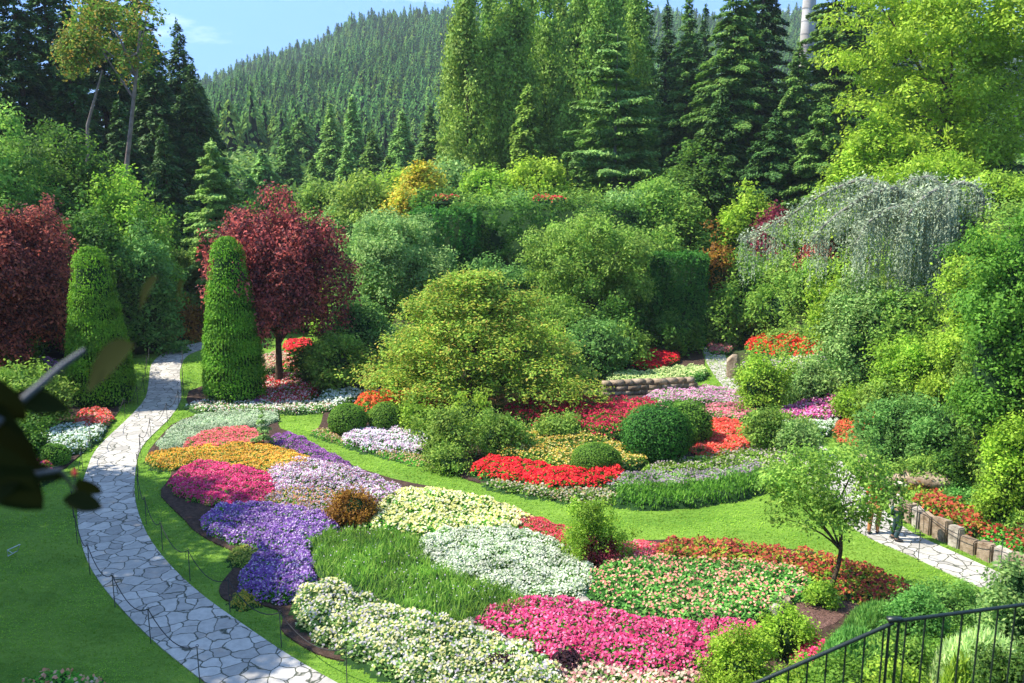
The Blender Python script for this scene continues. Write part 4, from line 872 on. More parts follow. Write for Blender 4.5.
# right slope shrubs
S = [
 (752, 55, 246, 84, 'mid', 'large soft green shrub right of the red and green bush'), (800, 53, 248, 74, 'olive', 'olive shrub below the left strands of the weeping tree'),
 (736, 54, 300, 56, 'olive', 'olive shrub beside the far path'), (778, 52, 286, 84, 'mid', 'mid green shrub above the scarlet slope band'),
 (846, 42, 262, 70, 'lime', 'bright green mound under the weeping tree'), (870, 38, 276, 90, 'dusty', 'grey green rhododendron below the weeping tree'),
 (850, 43, 300, 60, 'mid', 'dense green shrub right of the scarlet slope band'), (908, 37, 292, 80, 'mid', 'broad leaved shrub below the trunk of the weeping tree'),
 (868, 38, 330, 80, 'bluegreen', 'blue green shrub on the lower right slope'), (925, 34, 330, 90, 'lime', 'light green shrub in the middle of the right slope'),
 (906, 34, 366, 84, 'mid', 'fern like green shrub in the right slope hollow'), (955, 32, 372, 70, 'lime', 'pale leaved shrub beside the right ivy wall'),
 (900, 31, 396, 84, 'bluegreen', 'grey green bushy tree above the side path'), (945, 29.5, 404, 80, 'bluegreen', 'blue grey shrub left of the golden shrub'),
 (892, 31.5, 432, 80, 'dusty', 'pale green shrub behind the people'), (928, 28, 458, 60, 'mid', 'leafy shrub over the rock ledge'),
 (962, 27.4, 440, 50, 'deep', 'dark shrub in the shade left of the golden shrub'), (968, 26.5, 490, 60, 'rosegreen', 'green and red speckled shrub above the stone edging'),
 (926, 27.6, 486, 60, 'coleus', 'red speckled shrub above the stone edging behind the people'), (996, 36, 250, 90, 'deep', 'dark green ivy mass high on the right wall'),
 (1010, 25.5, 505, 60, 'mid', 'leafy shrub at the right frame edge above the edging'), (858, 36, 388, 50, 'lime', 'lime shrub above the orange red patch'),
 (806, 51, 312, 60, 'dusty', 'small grey shrub above the scarlet slope band'), (700, 54, 296, 20, 'deep', 'narrow dark shrub at the mouth of the far path'),
]
for px, Y, top, w, mt, lab in S: plant('shrub', lab, 'shrub', px, Y, top, w, 'bush', mt, 3.0, 'shrubs on the right slope', rc=.07 * w * Y / K, rag=1.6)
drift('flower_drift', 'scarlet flower band on the right slope below the mixed shrubs', FB, [(745, 345), (755, 337), (790, 338), (822, 342), (826, 350), (800, 352), (765, 350)], .8, [(.8, .01, .02), (.6, .01, .02), (.85, .06, .05)], fs=.14, bloom=1.3)
drift('flower_drift', 'dusty red flowers beside the mouth of the far path', FB, [(708, 350), (716, 338), (730, 336), (734, 346), (722, 353)], .4, [(.6, .12, .14), (.65, .3, .28)], fs=.12, bloom=.9)
drift('flower_drift', 'pale yellow and green flowers below the scarlet slope band', FB, [(735, 374), (745, 360), (790, 356), (826, 358), (836, 368), (800, 374), (760, 378)], .45, [(.65, .65, .3), (.6, .6, .5), (.45, .3, .45)], 'rosegreen', fs=.11, bloom=.5)
plant('ivy_wall', 'tall bright green ivy column on the right quarry wall', 'climber', 984, 31.5, 232, 70, 'bush', 'lime', 3.2, rc=.5, cover=1.2)
plant('ivy_wall', 'dark ivy column at the right frame edge', 'climber', 1030, 27, 178, 110, 'bush', 'ballgreen', 3.4, rc=.5, cover=1.2)
plant('ivy_wall', 'lower ivy bulge on the right quarry wall', 'climber', 1002, 28, 320, 84, 'bush', 'mid', 3.4, rc=.45, cover=1.1)
plant('shrub', 'golden green shrub at the right frame edge', 'shrub', 1018, 24.5, 412, 70, 'bush', 'yellowgreen', 3.2, rc=.3)
plant('shrub', 'pale grey green shrub at the right frame edge above the railing', 'shrub', 1022, 13.0, 555, 70, 'bush', 'dusty', 4.2)

# leafy undergrowth that covers the slopes
def undergrowth(name, lab, x0, x1, y0, y1, n, leaf, mat, cond, rr=(.35, .8)):
    X = rng.uniform(x0, x1, n * 3); Yv = rng.uniform(y0, y1, n * 3); Z = land(X, Yv)
    k = cond(X, Yv, Z) & (np.abs(X / np.maximum(Yv, 1)) < (1.4 if y1 < 30 else .78)); X, Yv, Z = X[k][:n], Yv[k][:n], Z[k][:n]
    R = rng.uniform(*rr, len(X)) * np.clip(Yv / 40, .55, 1.6); mb = MB()
    leafy(mb, np.column_stack([X, Yv, Z]), np.column_stack([R, R, R * .8]), leaf, .9, lower=-.1, cap=150000)
    tag(mb.obj(name, M[mat]), lab, 'ground cover', None, 'stuff')
undergrowth('ground_cover', 'mixed leafy undergrowth covering the right slope', 11, 40, 26, 58, 1500, .17, 'mid', lambda x, y, z: z > .6)
undergrowth('ground_cover', 'leafy undergrowth covering the left bank and the valley floor', -60, -9, 44, 110, 1700, .26, 'deep', lambda x, y, z: z > .5, (.5, 1.3))
undergrowth('ground_cover', 'leafy undergrowth on the plateau behind the back wall', -9, 60, 60, 112, 1600, .28, 'mid', lambda x, y, z: z > 5, (.5, 1.2))
undergrowth('ground_cover', 'dark woodland canopy far down the valley', -110, 110, 110, 245, 1500, .8, 'conifer_mid', lambda x, y, z: z > 1, (1.0, 2.2))
undergrowth('ground_cover', 'leafy climbers covering the steep right wall near the photographer', 13, 24, 8, 27, 900, .1, 'mid', lambda x, y, z: (z > .6) & (x > 13.5), (.5, .9))
pk = np.argsort(path2B[:, 1]); undergrowth('ground_cover', 'leafy ground cover between the stone edging and the right wall', 12.5, 20, 21, 31, 700, .09, 'mid', lambda x, y, z: (z < .9) & (x > np.interp(y, path2B[pk, 1], path2B[pk, 0]) + 1.15), (.3, .55))
undergrowth('ground_cover', 'low green ground cover on the near bank behind the railing', 3, 16, 5.5, 21, 1500, .06, 'ballgreen', lambda x, y, z: (z > .35) & (x < 13.6), (.3, .55))

# weeping grey cedar: arching limbs with hanging curtains
def weeping_tree():
    Y0 = 41.0
    x, zt = XY(945, 180, Y0); zb = landz(x, Y0)
    root = empty('weeping_cedar', (x, Y0, zb), 'silvery grey weeping cedar with curtains of hanging strands', 'tree')
    def pt(px, py, Y): q = XY(px, py, Y); return np.array([q[0] - x, Y - Y0, q[1] - zb])
    limbs = [([(945, 190), (905, 196), (880, 186), (860, 178), (820, 195), (780, 222), (742, 240)], [41, 40, 40, 41, 42.5, 44, 45], 50),
             ([(945, 190), (918, 205), (890, 208), (868, 222), (855, 245)], [41, 39, 38.4, 38.2, 38], 62),
             ([(945, 190), (960, 182), (975, 186), (985, 200), (978, 225)], [41, 40.2, 40, 39.8, 39.6], 75),
             ([(945, 190), (940, 188), (925, 196), (908, 214), (900, 240)], [41, 39, 38.2, 37.8, 37.6], 100),
             ([(945, 190), (950, 192), (945, 205), (935, 215)], [41, 39, 38, 37.6], 105),
             ([(880, 186), (862, 200), (840, 212), (822, 228), (812, 240)], [40, 39.5, 39.5, 39.6, 39.8], 50),
             ([(945, 190), (930, 176), (912, 180), (900, 192)], [41, 41.4, 41.5, 41.4], 30),
             ([(905, 196), (895, 188), (872, 192), (850, 204)], [40, 39.4, 39.2, 39.2], 55)]
    tk = MB(); cr = MB()
    tk.tube([(0, 0, -.2), (.15, -.1, 1.2), (-.1, .1, (zt - zb) * .6), (0, 0, zt - zb - .2)], [.3, .24, .18, .08], 8)
    for pts, Ys, drop in limbs:
        A = np.array([pt(a, b, Yq) for (a, b), Yq in zip(pts, Ys)])
        s = np.linspace(0, len(A) - 1, 40); P = np.column_stack([np.interp(s, range(len(A)), A[:, k]) for k in range(3)])
        for _ in range(4): P[1:-1] = (P[:-2] + P[1:-1] * 2 + P[2:]) / 4
        tk.tube(P, np.linspace(.11, .03, len(P)), 5)
        ln = np.hypot(*np.diff(P, axis=0).T[:2]).sum() + 1
        for _ in range(int(ln * 40)):
            k = rng.uniform(0, len(P) - 1.01); i = int(k); b = P[i] + (P[i + 1] - P[i]) * (k - i) + [rng.normal(0, .22), rng.normal(0, .4), rng.normal(0, .05)]
            Lh = drop * Y0 / K * rng.uniform(.35, 1.1); m = max(8, int(Lh / .075)); t = np.sort(rng.uniform(0, 1, m))
            off = np.cumsum(rng.normal(0, .012, (m, 2)), 0)
            Q = np.column_stack([b[0] + off[:, 0] + rng.normal(0, .02, m), b[1] + off[:, 1] - .1 * t, b[2] + .06 - t * Lh])
            cr.cards(Q, rng.normal(size=(m, 3)) * [1, 1, .3] + [-.3, -.5, .3], .12 * rng.uniform(.6, 1.3, m), .042, 0, np.tile(-UP, (m, 1)) + rng.normal(size=(m, 3)) * .35)
        m = int(ln * 130); k = rng.uniform(0, len(P) - 1.01, m); i = k.astype(int); b = P[i] + (P[i + 1] - P[i]) * (k - i)[:, None]
        cr.cards(b + rng.normal(size=(m, 3)) * [.25, .35, .12], rng.normal(size=(m, 3)) * .5 + UP, .2, .08, 0)
    cr.obj('crown', M['weeping'], root); tk.obj('trunk', M['greybark'], root, True)
weeping_tree()

# ------------------------------------------------------------------ left bank and the dark wood behind it
LB = [
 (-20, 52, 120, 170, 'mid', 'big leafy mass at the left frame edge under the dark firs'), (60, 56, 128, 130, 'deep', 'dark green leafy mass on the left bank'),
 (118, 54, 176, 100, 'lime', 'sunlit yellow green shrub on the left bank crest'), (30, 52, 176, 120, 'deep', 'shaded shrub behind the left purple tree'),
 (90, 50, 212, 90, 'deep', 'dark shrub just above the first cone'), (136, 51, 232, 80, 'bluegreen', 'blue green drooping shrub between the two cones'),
 (166, 58, 246, 70, 'olive', 'olive brown shrub above the path end'), (184, 62, 270, 40, 'mid', 'light green shrub left of the second cone'),
 (-40, 46, 190, 110, 'mid', 'leafy shrub behind the left purple tree at the frame edge'), (140, 62, 196, 90, 'deep', 'dark evergreen shrub at the foot of the tall firs'),
]
for px, Y, top, w, mt, lab in LB: plant('shrub', lab, 'shrub', px, Y, top, w, 'bush', mt, 3.2, 'shrubs on the left bank', rc=.075 * w * Y / K, rag=1.4)
fir_id = 0
def firs(rows, mat, labf, group, name='fir_tree', lp=3.6, **kw):
    for (px, Y, top, w, lab) in rows:
        plant(name, lab, 'tree', px, Y, top, w, 'conifer', mat, lp, group, **kw)
firs([(4, 72, -90, 90, 'tall dark fir at the left frame edge'), (34, 80, -110, 84, 'tall dark fir second from the left frame edge'), (58, 72, -60, 70, 'thin dark fir left of the grey forked tree'),
      (88, 84, -100, 84, 'tall dark fir right behind the grey forked tree stems'), (128, 92, -70, 90, 'dark fir behind the orange tinted crown'), (150, 78, 30, 84, 'broad dark fir right of the grey forked tree'),
      (176, 88, 18, 84, 'dark fir with pointed top against the sky at the left'), (192, 80, 62, 76, 'dark fir at the right end of the left wood'), (118, 70, 96, 90, 'low dark fir below the orange tinted crown'),
      (162, 66, 120, 84, 'deep shaded fir above the path end'), (200, 96, 84, 70, 'shorter dark fir beside the pale conifer'), (-34, 66, -60, 90, 'dark fir half outside the left frame edge')],
     'conifer_dark', None, 'dark firs on the left', lp=3.2, droop=.35, cover=.8)
plant('grey_stemmed_tree', 'orange tinted tree with tall grey stems on the left bank', 'tree', 102, 62, -30, 96, 'tree', 'madrone', 3.2, bark='madbark', crown_from=.46, tr=.2, rc=.8, cover=.5, over=.62, lean=(2.2, 0), z0=8.0, rag=2.2)
def grey_stem():
    x, z1 = XY(98, 70, 61.5); x0, z0 = XY(90, 185, 61.5)
    r = empty('grey_stemmed_tree', (x0, 61.5, z0 - 2), 'slender bare leaning tree just left of the orange tinted tree', 'tree')
    mb = MB(); mb.tube([(0, 0, 0), (-.1, 0, 3), (.2, 0, 6), (x - x0 + .3, 0, z1 - z0 + 2)], [.15, .13, .11, .06], 8); mb.obj('trunk', M['madbark'], r, True)
    mb, C = f_crown(3.2, 3, z1 - z0 + .5, z1 - z0 + 5, .22, rc=.6, cover=.6); mb.obj('crown', M['madrone'], r)
grey_stem()
plant('pale_conifer', 'pale sunlit conifer standing alone left of the purple tree', 'tree', 211, 58, 138, 82, 'conifer', 'conifer_pale', 2.8, z0=0.5, cover=1.4, irregular=.25, power=.55, droop=.1)

# middle distance conifers below the hill
MD = [(236, 120, 168, 50, 'dusty green conifer right behind the pale one'), (262, 110, 150, 56, 'mid green conifer above the purple tree'), (300, 150, 118, 60, 'pale green fir at the foot of the hill left'),
      (330, 120, 104, 54, 'pointed pale fir in the middle of the valley'), (286, 130, 128, 44, 'slim fir beside the pointed pale fir'), (352, 140, 96, 44, 'slim fir right of the pointed pale fir'), (372, 112, 130, 58, 'rounded green fir above the yellow green bushes'),
      (402, 125, 110, 56, 'green fir left of the poplars'), (430, 118, 104, 56, 'dark green fir touching the first poplar'), (346, 100, 148, 50, 'small fir above the blue green shrubs'), (312, 96, 160, 54, 'bright green fir above the left dome tree'),
      (250, 96, 176, 50, 'low fir behind the purple tree crown'), (388, 100, 156, 60, 'low green fir behind the golden maple'), (220, 140, 152, 44, 'fir peeping over the pale conifer')]
for k, (px, Y, top, w, lab) in enumerate(MD): plant('fir_tree', lab, 'tree', px, Y, top, w, 'conifer', ('conifer_mid', 'conifer_pale')[k % 2], 3.2, 'firs in the valley', droop=.25)
for px, Y, top, w, mt, lab in ((276, 84, 186, 60, 'mid', 'green tree crown peeping over the purple tree'), (330, 80, 180, 70, 'mid', 'leafy crown left of the yellow green bushy tree'), (246, 76, 206, 60, 'deep', 'dark crown left above the purple tree'), (396, 84, 164, 70, 'lime', 'pale green crown under the low firs'), (448, 76, 160, 50, 'dusty', 'grey green crown at the first poplar foot')):
    plant('leafy_tree', lab, 'tree', px, Y, top, w, 'bush', mt, 3.2, 'leafy trees in the valley')

# poplars, cedar and the fir wood on the right
PO = [(466, 84, -34, 52, 'leftmost tall narrow poplar'), (510, 86, -60, 56, 'second poplar from the left'), (546, 90, -14, 42, 'third poplar, slimmer, behind its neighbours'), (579, 86, -30, 50, 'fourth poplar, behind the cedar top'),
      (606, 84, -52, 52, 'fifth poplar, right of the cedar top'), (637, 88, -12, 44, 'rightmost poplar beside the dark firs'), (490, 94, -6, 40, 'back row poplar between the first two'), (528, 78, 84, 56, 'shorter conical green tree in front of the poplars'),
      (562, 95, -22, 48, 'back row poplar left of the cedar top'), (594, 96, -30, 50, 'back row poplar right behind the cedar top'), (622, 97, -18, 46, 'back row poplar towards the dark firs'), (530, 97, -26, 46, 'back row poplar behind the conical green tree'), (455, 93, 30, 36, 'low poplar at the left edge of the poplar row')]
for px, Y, top, w, lab in PO: plant('poplar', lab, 'tree', px, Y, top, w, 'poplar' if 'poplar' in lab.split('in front')[0] else 'conifer', 'poplar', 3.4, 'tall poplars behind the back wall', **({} if 'poplar' in lab.split('in front')[0] else dict(cover=1.2, power=.7)))
plant('cedar', 'layered light green cedar with grey trunk in front of the poplars', 'tree', 618, 72, 26, 116, 'conifer', 'cedar_green', 3.2, bark='greybark', droop=.12, lift=.12, whorl=.95, cover=1.2, power=.55, irregular=.28, z0=8.0)
FR = [(948, 84, 10, 110, 'conifer_mid', 'fir behind the trunk of the bright yellow green tree'), (1000, 80, -20, 110, 'conifer_dark', 'fir behind the bright tree at the right frame edge'), (690, 84, -10, 70, 'conifer_mid', 'fir right of the rightmost poplar'), (668, 100, 0, 54, 'conifer_dark', 'dark distant fir with pointed top beside the poplars'), (706, 110, 4, 50, 'conifer_dark', 'pointed dark fir against the small patch of sky'),
      (738, 76, -40, 110, 'conifer_mid', 'broad fir left of the concrete chimney'), (768, 88, -80, 90, 'conifer_dark', 'dark fir just left of the concrete chimney'), (800, 74, 44, 90, 'conifer_mid', 'fir whose top ends below the concrete chimney'),
      (842, 80, -90, 100, 'conifer_mid', 'tall fir just right of the concrete chimney'), (872, 90, -80, 84, 'conifer_dark', 'dark fir behind the bright yellow green tree'), (722, 66, 86, 76, 'conifer_dark', 'shorter dark fir over the dark layered tree'),
      (776, 64, 110, 84, 'conifer_dark', 'shorter dark fir above the plum purple bush'), (826, 62, 96, 80, 'conifer_mid', 'shorter fir above the weeping cedar'), (752, 100, -20, 70, 'conifer_dark', 'far fir between its larger neighbours'), (648, 92, -30, 50, 'conifer_mid', 'slim fir hidden behind the last poplar'), (905, 84, -60, 90, 'conifer_dark', 'dark fir seen through the bright tree')]
for px, Y, top, w, mt, lab in FR: plant('fir_tree', lab, 'tree', px, Y, top, w, 'conifer', mt, 2.9, 'fir wood on the right', droop=.22, irregular=.25, z0=8.5)
plant('robinia_tree', 'bright yellow green tree filling the upper right corner', 'tree', 972, 52, -90, 246, 'tree', 'yellowgreen', 3.4, crown_from=.01, tr=.3, rc=1.15, cover=.75, over=1.2, fill=.9, flat=.42, zmin=-1, depth=.8)
plant('robinia_tree', 'smaller bright yellow green tree above the weeping cedar', 'tree', 876, 50, 122, 96, 'pads', 'yellowgreen', 3.2, crown_from=.05, n=150, pad=.13, power=.4, thick=.6)
plant('shrub', 'golden green shrub behind the weeping cedar crown', 'shrub', 936, 46, 150, 100, 'bush', 'yellowgreen', 3.2)
plant('shrub', 'light green shrub right of the weeping cedar', 'shrub', 1002, 42, 176, 90, 'bush', 'lime', 3.2)
plant('shrub', 'yellow green low shrub behind the left limb of the weeping cedar', 'shrub', 826, 52, 196, 80, 'bush', 'olive', 3.2)

# trees outside the left edge that throw the shade over the near lawn and path
for x, y, h, w, lab in ((-25, 26.5, 20, 9, 'farthest of the shade trees left of the lawn'), (-21.5, 20.5, 20, 9, 'shade tree left of the photographer mound'), (-18.5, 14.5, 19, 9, 'shade tree just left of the photographer')):
    r = empty('shade_tree', (x, y, landz(x, y)), lab, 'tree', 'shade trees left of the lawn')
    mb, C = f_crown(w, w, h * .14, h, .34, rc=1.0, cover=.75, over=.85); mb.obj('crown', M['deep'], r); trunk_mb(h * .55, .3, tips=C[:8]).obj('trunk', M['bark'], r, True)

# ------------------------------------------------------------------ haze over the valley
def haze():
    mb = MB(); mb.box((0, 1490, 150), (6100, 9100, 320)); 
    m, t, o = nodes('thin blue haze'); v = N(t, 'ShaderNodeVolumePrincipled', Density=.0002); v.inputs['Color'].default_value = (.78, .88, 1, 1)
    t.links.new(v.outputs[0], o.inputs['Volume']); M['haze'] = m; ob = mb.obj('haze', m); tag(ob, 'thin blue haze in the valley air', 'haze', None, 'stuff')
haze()
# ------------------------------------------------------------------ forest on the hill
def hill_tree(h, w, leaf):
    mb = MB(); n = 280
    t = rng.uniform(0, 1, n) ** 1.25; a = rng.uniform(0, 6.283, n); r = (w / 2) * ((1 - t) ** .7 + .04) * rng.uniform(.75, 1.1, n)
    P = np.column_stack([np.cos(a) * r, np.sin(a) * r, t * h]); s = leaf * (1.25 - t * .7) * rng.uniform(.7, 1.3, n)
    mb.cards(P, np.column_stack([np.cos(a), np.sin(a), np.full(n, .9)]) + rng.normal(size=(n, 3)) * .3, s * 1.2, s * .8, 0, np.column_stack([np.cos(a), np.sin(a), np.full(n, -.8)]))
    tt = np.linspace(0, 1, 5); mb.tube(np.column_stack([tt * 0, tt * 0, tt * h]), (w / 2) * (1 - tt) * .5 + .05, 7, 1)
    return mb
M['hill_core'] = surfmat('dark fir interior', (.008, .022, .01), (.015, .035, .014), .3, 1, bump=0)
def scatter_hill():
    spots = []
    Yq = 175.0
    while Yq < HY + 30:
        step = 3.0 + Yq * .0115
        us = np.arange(-.40, .40, (3.3 + Yq * .0026) / Yq)
        for u in us:
            uu = u + rng.normal(0, .6 * (us[1] - us[0])); yy = Yq + rng.uniform(-.5, .5) * step
            if uu > -.0 and uu < .13 : continue
            spots.append((uu * yy, yy))
        Yq += step
    return np.array(spots)
HS = scatter_hill()
hz = np.where(HS[:, 1] < 240, land(HS[:, 0], HS[:, 1]), hill_z(HS[:, 0], HS[:, 1])) + 1.0
protos = [hill_tree(rng.uniform(8, 13.5), rng.uniform(5.8, 7.8), 1.05) for _ in range(8)]
pm = [p.mesh('hill fir crown', [M['hill_pale' if k % 4 == 1 else 'hill_fir'], M['hill_core']]) for k, p in enumerate(protos)]
order = np.argsort(HS[:, 1]); vis = [i for i in order if -.36 < HS[i, 0] / HS[i, 1] < -.06][:240]
vs = set(vis)
for i in vis:
    o = bpy.data.objects.new('hill_fir', pm[i % 8]); COL.objects.link(o)
    o.location = (HS[i, 0], HS[i, 1], hz[i] - 1.6); o.rotation_euler = (0, 0, rng.uniform(0, 6)); s = rng.uniform(.75, 1.15); o.scale = (s, s, s * rng.uniform(.9, 1.15))
    tag(o, 'one of the many firs covering the lower slope of the distant hill', 'tree', 'firs on the lower hill slope')
fm = MB(); sets = [(np.concatenate(p.v), np.concatenate(p.f), np.concatenate(p.m)) for p in protos]
for i in order:
    if i in vs: continue
    V, F, Mi = sets[i % 8]; s = rng.uniform(.7, 1.15); a = rng.uniform(0, 6.28); c_, s_ = math.cos(a), math.sin(a)
    W = np.column_stack([(V[:, 0] * c_ - V[:, 1] * s_) * s, (V[:, 0] * s_ + V[:, 1] * c_) * s, V[:, 2] * s * rng.uniform(.9, 1.2)]) + [HS[i, 0], HS[i, 1], hz[i] - 1.6]
    fm.v.append(W.astype(np.float32)); fm.f.append(F + fm.n); fm.m.append(np.where(Mi == 0, 2 if (i * 7919) % 5 == 0 else 0, Mi)); fm.n += len(V)
print('hill trees', len(order), len(vis))
tag(fm.obj('forest', [M['hill_fir'], M['hill_core'], M['hill_pale']]), 'dark fir forest covering the upper slopes of the distant hill', 'forest', None, 'stuff')

# ------------------------------------------------------------------ the old kiln chimney
def chimney():
    Y = 98.0; x, z1 = XY(812, -40, Y); _, z0 = XY(812, 60, Y)
    r = empty('kiln_chimney', (x, Y, landz(x, Y)), 'tall pale weathered concrete chimney rising above the firs', 'chimney'); b = landz(x, Y)
    mb = MB(); mb.tube([(0, 0, -.2), (0, 0, z0 - b + 3), (0, 0, z1 - b + 2)], [.85, .72, .6], 16, cap=False); mb.obj('shaft', M['concrete'], r, True)
    for k in range(9):
        z = z0 - b + k * 1.3; rg = MB(); rr = .76 - .012 * k
        rg.tube([(0, 0, z), (0, 0, z + .1)], [rr + .03, rr + .03], 16); rg.obj('band', M['concrete'], r)
    mb = MB(); mb.tube([(0, 0, z1 - b + 2), (0, 0, z1 - b + 2.5)], [.72, .72], 16); mb.obj('cap', M['concrete'], r)
chimney()

# ------------------------------------------------------------------ posts and ropes along the paths
def posts(line, first, last, step, side, where, rope_label, h=.85):
    seg = line[first:last]; s = np.r_[0, np.cumsum(np.hypot(*np.diff(seg, axis=0).T))]
    q = np.arange(.3, s[-1], step); X = np.interp(q, s, seg[:, 0]); Y = np.interp(q, s, seg[:, 1])
    tops = []
    for k in range(len(q)):
        x, y = X[k] + side * .12, Y[k]
        r = empty('rope_post', (x, y, .0), None, None)
        tag(r, f'thin dark metal post, {ORD[k]} from the photographer {where}', 'post', 'rope posts ' + where)
        mb = MB(); mb.tube([(0, 0, -.1), (rng.normal(0, .01), rng.normal(0, .01), h)], .011, 8, cap=True); mb.obj('rod', M['steel'], r)
        e = MB(); e.tube([(.0 + .03 * math.cos(a), 0, h + .02 + .03 * math.sin(a)) for a in np.linspace(0, 6.28, 9)], .007, 5); e.obj('eyelet', M['steel'], r)
        tops.append((x, y, h))
    mb = MB()
    for a, b in zip(tops[:-1], tops[1:]):
        t = np.linspace(0, 1, 9)[:, None]; P = np.array(a) * (1 - t) + np.array(b) * t; P[:, 2] -= (.34 * 4 * t * (1 - t))[:, 0]
        mb.tube(P, .011, 5)
    tag(mb.obj('rope', M['chain']), rope_label, 'rope')
ORD = ['first', 'second', 'third', 'fourth', 'fifth', 'sixth', 'seventh', 'eighth', 'ninth', 'tenth', 'eleventh', 'twelfth', 'thirteenth', 'fourteenth', 'fifteenth', 'sixteenth', 'seventeenth', 'eighteenth', 'nineteenth', 'twentieth']
posts(pathA, 1, 52, 2.3, -1, 'on the left edge of the main path', 'black rope swagging between the posts on the left path edge')
posts(pathB, 1, 50, 2.3, 1, 'on the right edge of the main path', 'black rope swagging between the posts on the right path edge')
posts(path2A, 6, 30, 2.6, -1, 'on the lawn edge of the side path', 'black rope swagging along the lawn edge of the side path')
posts(path2B, 2, 26, 2.8, 1, 'beside the stone edging of the side path', 'black rope swagging in front of the stone edging')

# ------------------------------------------------------------------ stones
def stone(px, py, w, h, lab, mat='rock', rot=None, d=None, group=None, name='edging_stone'):
    p = G(px, py); mb = MB(); w_ = w * p[1] / K; h_ = h * p[1] / K
    th = rng.uniform(.8, 1.2)
    V = unit(90); V = np.sign(V) * np.abs(V) ** .55 * [w_ / 2, (d or w_ * .7) / 2, h_ / 2] * (1 + .12 * np.sin(V[:, :1] * 5 + th) + rng.normal(0, .04, (90, 1)))
    import bmesh
    bm = bmesh.new(); [bm.verts.new(v) for v in V]; res = bmesh.ops.convex_hull(bm, input=bm.verts)
    bmesh.ops.delete(bm, geom=[v for v in bm.verts if not v.link_faces], context='VERTS')
    bmesh.ops.bevel(bm, geom=list(bm.edges), offset=min(w_, h_) * .03, segments=1, affect='EDGES')
    me = bpy.data.meshes.new(name); bm.to_mesh(me); bm.free(); me.materials.append(M[mat])
    o = bpy.data.objects.new(name, me); COL.objects.link(o); o.location = (p[0], p[1], h_ * .42); o.rotation_euler = (0, 0, rng.uniform(-.3, .3) if rot is None else rot)
    return tag(o, lab, 'stone', group)
seg = path2B[1:27]; s = np.r_[0, np.cumsum(np.hypot(*np.diff(seg, axis=0).T))]; q = 0.0; k = 0
while q < s[-1]:
    wd = rng.uniform(.38, .62); x = np.interp(q + wd / 2, s, seg[:, 0]) + .42; y = np.interp(q + wd / 2, s, seg[:, 1]) + .1
    i = min(len(seg) - 2, np.searchsorted(s, q)); an = math.atan2(seg[i + 1][1] - seg[i][1], seg[i + 1][0] - seg[i][0])
    import bmesh
    bm = bmesh.new(); hh = rng.uniform(.5, .72)
    for v in bmesh.ops.create_cube(bm, size=1)['verts']: v.co = Vector((v.co.x * wd * rng.uniform(.82, .97), v.co.y * .26 * rng.uniform(.8, 1.15), (v.co.z + .5) * hh * rng.uniform(.9, 1.08)))
    bmesh.ops.bevel(bm, geom=list(bm.edges), offset=.03, segments=2, affect='EDGES')
    me = bpy.data.meshes.new('edging_stone'); bm.to_mesh(me); bm.free(); me.materials.append(M[('wallstone', 'rock', 'wallstone')[k % 3]])
    o = bpy.data.objects.new('edging_stone', me); COL.objects.link(o); o.location = (x, y, -.05); o.rotation_euler = (0, 0, an)
    tag(o, f'upright fieldstone, {ORD[min(k, 19)]} from the right frame edge in the side path edging', 'stone', 'upright stones along the side path'); k += 1; q += wd
    if k >= 20: break
for (px, py, w, h, lab) in ((782, 607, 22, 14, 'flat grey stone at the left edge of the brown mulch'), (795, 596, 26, 10, 'pale grey stone behind the mulch stone'), (776, 617, 14, 16, 'squat grey stone in front of the mulch'), (470, 628, 16, 12, 'white stone at the left tip of the magenta carpet'),
                            (545, 603, 22, 8, 'flat stone behind the magenta carpet left'), (580, 605, 24, 8, 'flat stone behind the magenta carpet centre'), (652, 625, 18, 8, 'small cream stone in the notch of the magenta carpet'), (568, 664, 22, 10, 'cream stone below the magenta carpet'),
                            (616, 674, 22, 9, 'buff stone on the bottom edge right of the cream one'), (733, 378, 14, 26, 'upright brown rock beside the far path'), (480, 634, 26, 8, 'low stone along the cream bushy flowers'), (512, 646, 20, 8, 'low stone beneath the magenta edge')):
    stone(px, py, w, h, lab, 'wallstone' if 'brown' in lab else 'rock')
# low terrace wall
def terrace_wall():
    A = G(606, 396)[:2]; B = G(692, 392)[:2]; Lw = np.hypot(*(B - A)); an = math.atan2(B[1] - A[1], B[0] - A[0])
    r = empty('stone_wall', (A[0], A[1], 0), 'low mossy brown stone wall under the pale lime flower hedge', 'wall', rz=an)
    for row in range(3):
        x = -.2
        while x < Lw:
            w = rng.uniform(.35, .7); mb = MB(); mb.box((x + w / 2, rng.normal(0, .03), .13 + row * .24), (w * .95, .4, .22)); mb.obj('course_stone', M['wallstone'], r); x += w
terrace_wall()
def rock_ledge():
    mb = MB()
    x, z = XY(952, 481, 27.5)
    for k in range(4): mb.ellipsoid((rng.normal(0, .5), rng.normal(0, .2), .1 * k), (1.0, .6, .28), 0, 9, 6, .12)
    o = mb.obj('rock_ledge', M['wallstone']); o.location = (x, 27.8, z - .3); tag(o, 'reddish brown rock ledge in shade under the blue grey shrub', 'rock')
rock_ledge()
# small white marker on the near lawn
def marker():
    p = G(13, 556); r = empty('lawn_marker', (p[0], p[1], 0), 'small white wire marker standing on the near lawn', 'marker', rz=.5)
    mb = MB(); mb.tube([(-.12, 0, .02), (-.12, 0, .2), (.2, 0, .3)], .013, 6); mb.tube([(.2, 0, .3), (.12, 0, .12), (-.12, 0, .02)], .013, 6); mb.obj('frame', M['white'], r)
    mb = MB(); mb.tube([(-.12, 0, .2), (.0, 0, .08), (.12, 0, .12)], .011, 6); mb.obj('brace', M['white'], r)
marker()

